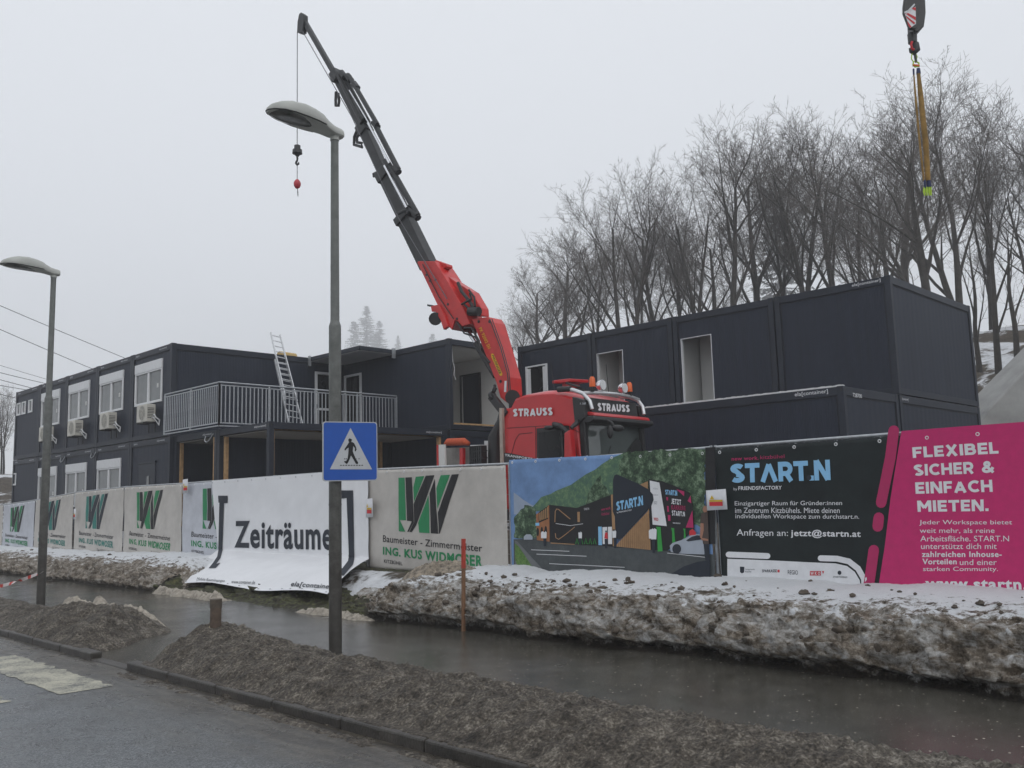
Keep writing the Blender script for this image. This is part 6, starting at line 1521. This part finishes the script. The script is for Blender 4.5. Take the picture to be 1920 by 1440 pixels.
ords = 'first second third fourth fifth sixth seventh eighth ninth tenth eleventh twelfth thirteenth fourteenth fifteenth sixteenth seventeenth eighteenth nineteenth twentieth twenty-first twenty-second twenty-third twenty-fourth twenty-fifth twenty-sixth twenty-seventh twenty-eighth twenty-ninth thirtieth thirty-first thirty-second thirty-third thirty-fourth'.split()
order = sorted(range(len(spots)), key=lambda k: spots[k][0]); used = set()
forms = ['single-stemmed bare tree', 'bare tree forking from its base', 'two-stemmed spreading bare tree', 'narrow upright bare tree', 'bushy twin-stemmed bare tree', 'broad pale round-crowned bare tree', 'thin bare sapling', 'straight thick-stemmed bare tree']
random.seed(5)
for rank, k in enumerate(order):
    px, top, dist_, fm = spots[k]; b_ = atd(px, 700, dist_); zg = gz(b_.x, b_.y); tp = atd(px, top, dist_).z
    o = protos[fm] if fm not in used else copy_tree(protos[fm]); used.add(fm)
    s_ = max(.35, (tp - zg) / (o['top'] - .3)); o.location = (b_.x, b_.y, zg); o.rotation_euler = (0, 0, random.uniform(0, 6.28)); wf_ = random.uniform(.95, 1.25); o.scale = (s_ * wf_, s_ * wf_, s_)
    tag(o, '%s behind the right block, %s from the left' % (forms[fm], ords[rank]), 'tree', 'bare trees on the wooded slope')
# left edge bush
o = copy_tree(protos[4]); b_ = atd(2, 900, 62); o.location = (b_.x, b_.y, gz(b_.x, b_.y)); o.scale = (.42, .42, .42); tag(o, 'small bare tree at the left photo edge beyond the left block', 'tree'); del o['group']
o = copy_tree(protos[2]); b_ = atd(-20, 900, 58); o.location = (b_.x, b_.y, gz(b_.x, b_.y)); o.scale = (.38, .38, .36); tag(o, 'bare bush cut by the left photo edge', 'bush'); del o['group']
mb = MB(); c = atd(5, 915, 58); mb.box((c.x - .1, c.y - 1, c.z - .15), (c.x, c.y + 1.2, c.z + .15)); mb.box((c.x - .02, c.y - .9, c.z - 1.2), (c.x + .04, c.y - .82, c.z + .1)); tag(mb.build('site_barrier', RED), 'small red barrier on the snow at the left photo edge', 'barrier')
# conifers fading in the fog
def conifer(seed, Ht=20., dens=1., thin=1.):
    rnd = random.Random(seed); tr = MB(); cr = MB()
    tr.tube([(0, 0, -1), (.1, 0, Ht * .5), (0, .05, Ht)], [Ht * .014, Ht * .009, .02], 6, caps=False)
    z = Ht * .12
    while z < Ht * .99:
        f = 1 - z / Ht; R = (f ** .75) * Ht * .27 * thin * rnd.uniform(.75, 1.15) + .15; nb = int(rnd.uniform(6, 9) * dens)
        for k in range(nb):
            a = rnd.uniform(0, 6.28); L = R * rnd.uniform(.6, 1.15); dr = rnd.uniform(.1, .38); prev = Vector((0, 0, z))
            tr.tube([prev, Vector((math.cos(a) * L, math.sin(a) * L, z - L * dr * .5))], [.03, .012], 3, caps=False)
            m_ = max(3, int(L / .35))
            for q in range(m_):
                t_ = (q + .5) / m_; c = Vector((math.cos(a) * L * t_, math.sin(a) * L * t_, z - L * dr * t_ * .6 + (.12 * L * t_ * t_)))
                for h in range(4):
                    aa = a + rnd.uniform(-1.3, 1.3); l2 = rnd.uniform(.25, .6) * (1.15 - t_ * .5); e = c + Vector((math.cos(aa) * l2, math.sin(aa) * l2, rnd.uniform(-.32, .05)))
                    sd_ = Vector((-math.sin(aa), math.cos(aa), rnd.uniform(-.6, .6))) * rnd.uniform(.06, .14)
                    cr.add([c - sd_, c + sd_, e + sd_ * .3, e - sd_ * .3], [(0, 1, 2, 3)])
        z += Ht * .022 * rnd.uniform(.7, 1.3)
    return tr, cr
cp = []
for sd_, dn, th in ((3, 1.3, 1.25), (8, 1.2, 1.1)):
    a_, c_ = conifer(sd_, 20, dn, th); t_ = empty('fir_tree'); a_.build('trunk', M['bark'], t_); c_.build('crown', M['needle'], t_); cp.append(t_)
cs = [(688, 572, 600, 0, 'tallest fir fading in the fog above the canopy roof'), (664, 600, 590, 1, 'fir just left of the tallest foggy one, by the lamp pole'), (712, 600, 610, 0, 'fir just right of the tallest foggy one'), (747, 628, 615, 1, 'small faint fir right of the foggy group'), (812, 624, 640, 1, 'very faint fir behind the crane boom'), (1472, 395, 190, 1, 'faint fir half hidden behind the bare trees')]
used = set()
for px, top, d_, k, lab in cs:
    b_ = atd(px, 700, d_); zg = gz(b_.x, b_.y); tp = atd(px, top, d_).z; o = cp[k] if k not in used else copy_tree(cp[k]); used.add(k); s_ = (tp - zg) / 20
    o.location = (b_.x, b_.y, zg); o.scale = (s_, s_, s_); o.rotation_euler = (0, 0, px * .7); tag(o, lab, 'tree', 'firs in the fog')

# ------------------------------------------------------------------ fog
mb = MB(); mb.box((-760, -760, -1.2), (760, 760, 150)); hz = mb.build('haze', bpy.data.materials.new('fog_air')); hz['kind'] = 'stuff'; hz['label'] = 'pale fog filling the air over the whole site'
m = hz.data.materials[0]; m.use_nodes = True; t = m.node_tree; t.nodes.clear(); pv = t.nodes.new('ShaderNodeVolumePrincipled'); pv.inputs['Color'].default_value = (.97, .98, 1, 1); pv.inputs['Density'].default_value = .0018; ou = t.nodes.new('ShaderNodeOutputMaterial'); t.links.new(pv.outputs[0], ou.inputs['Volume'])
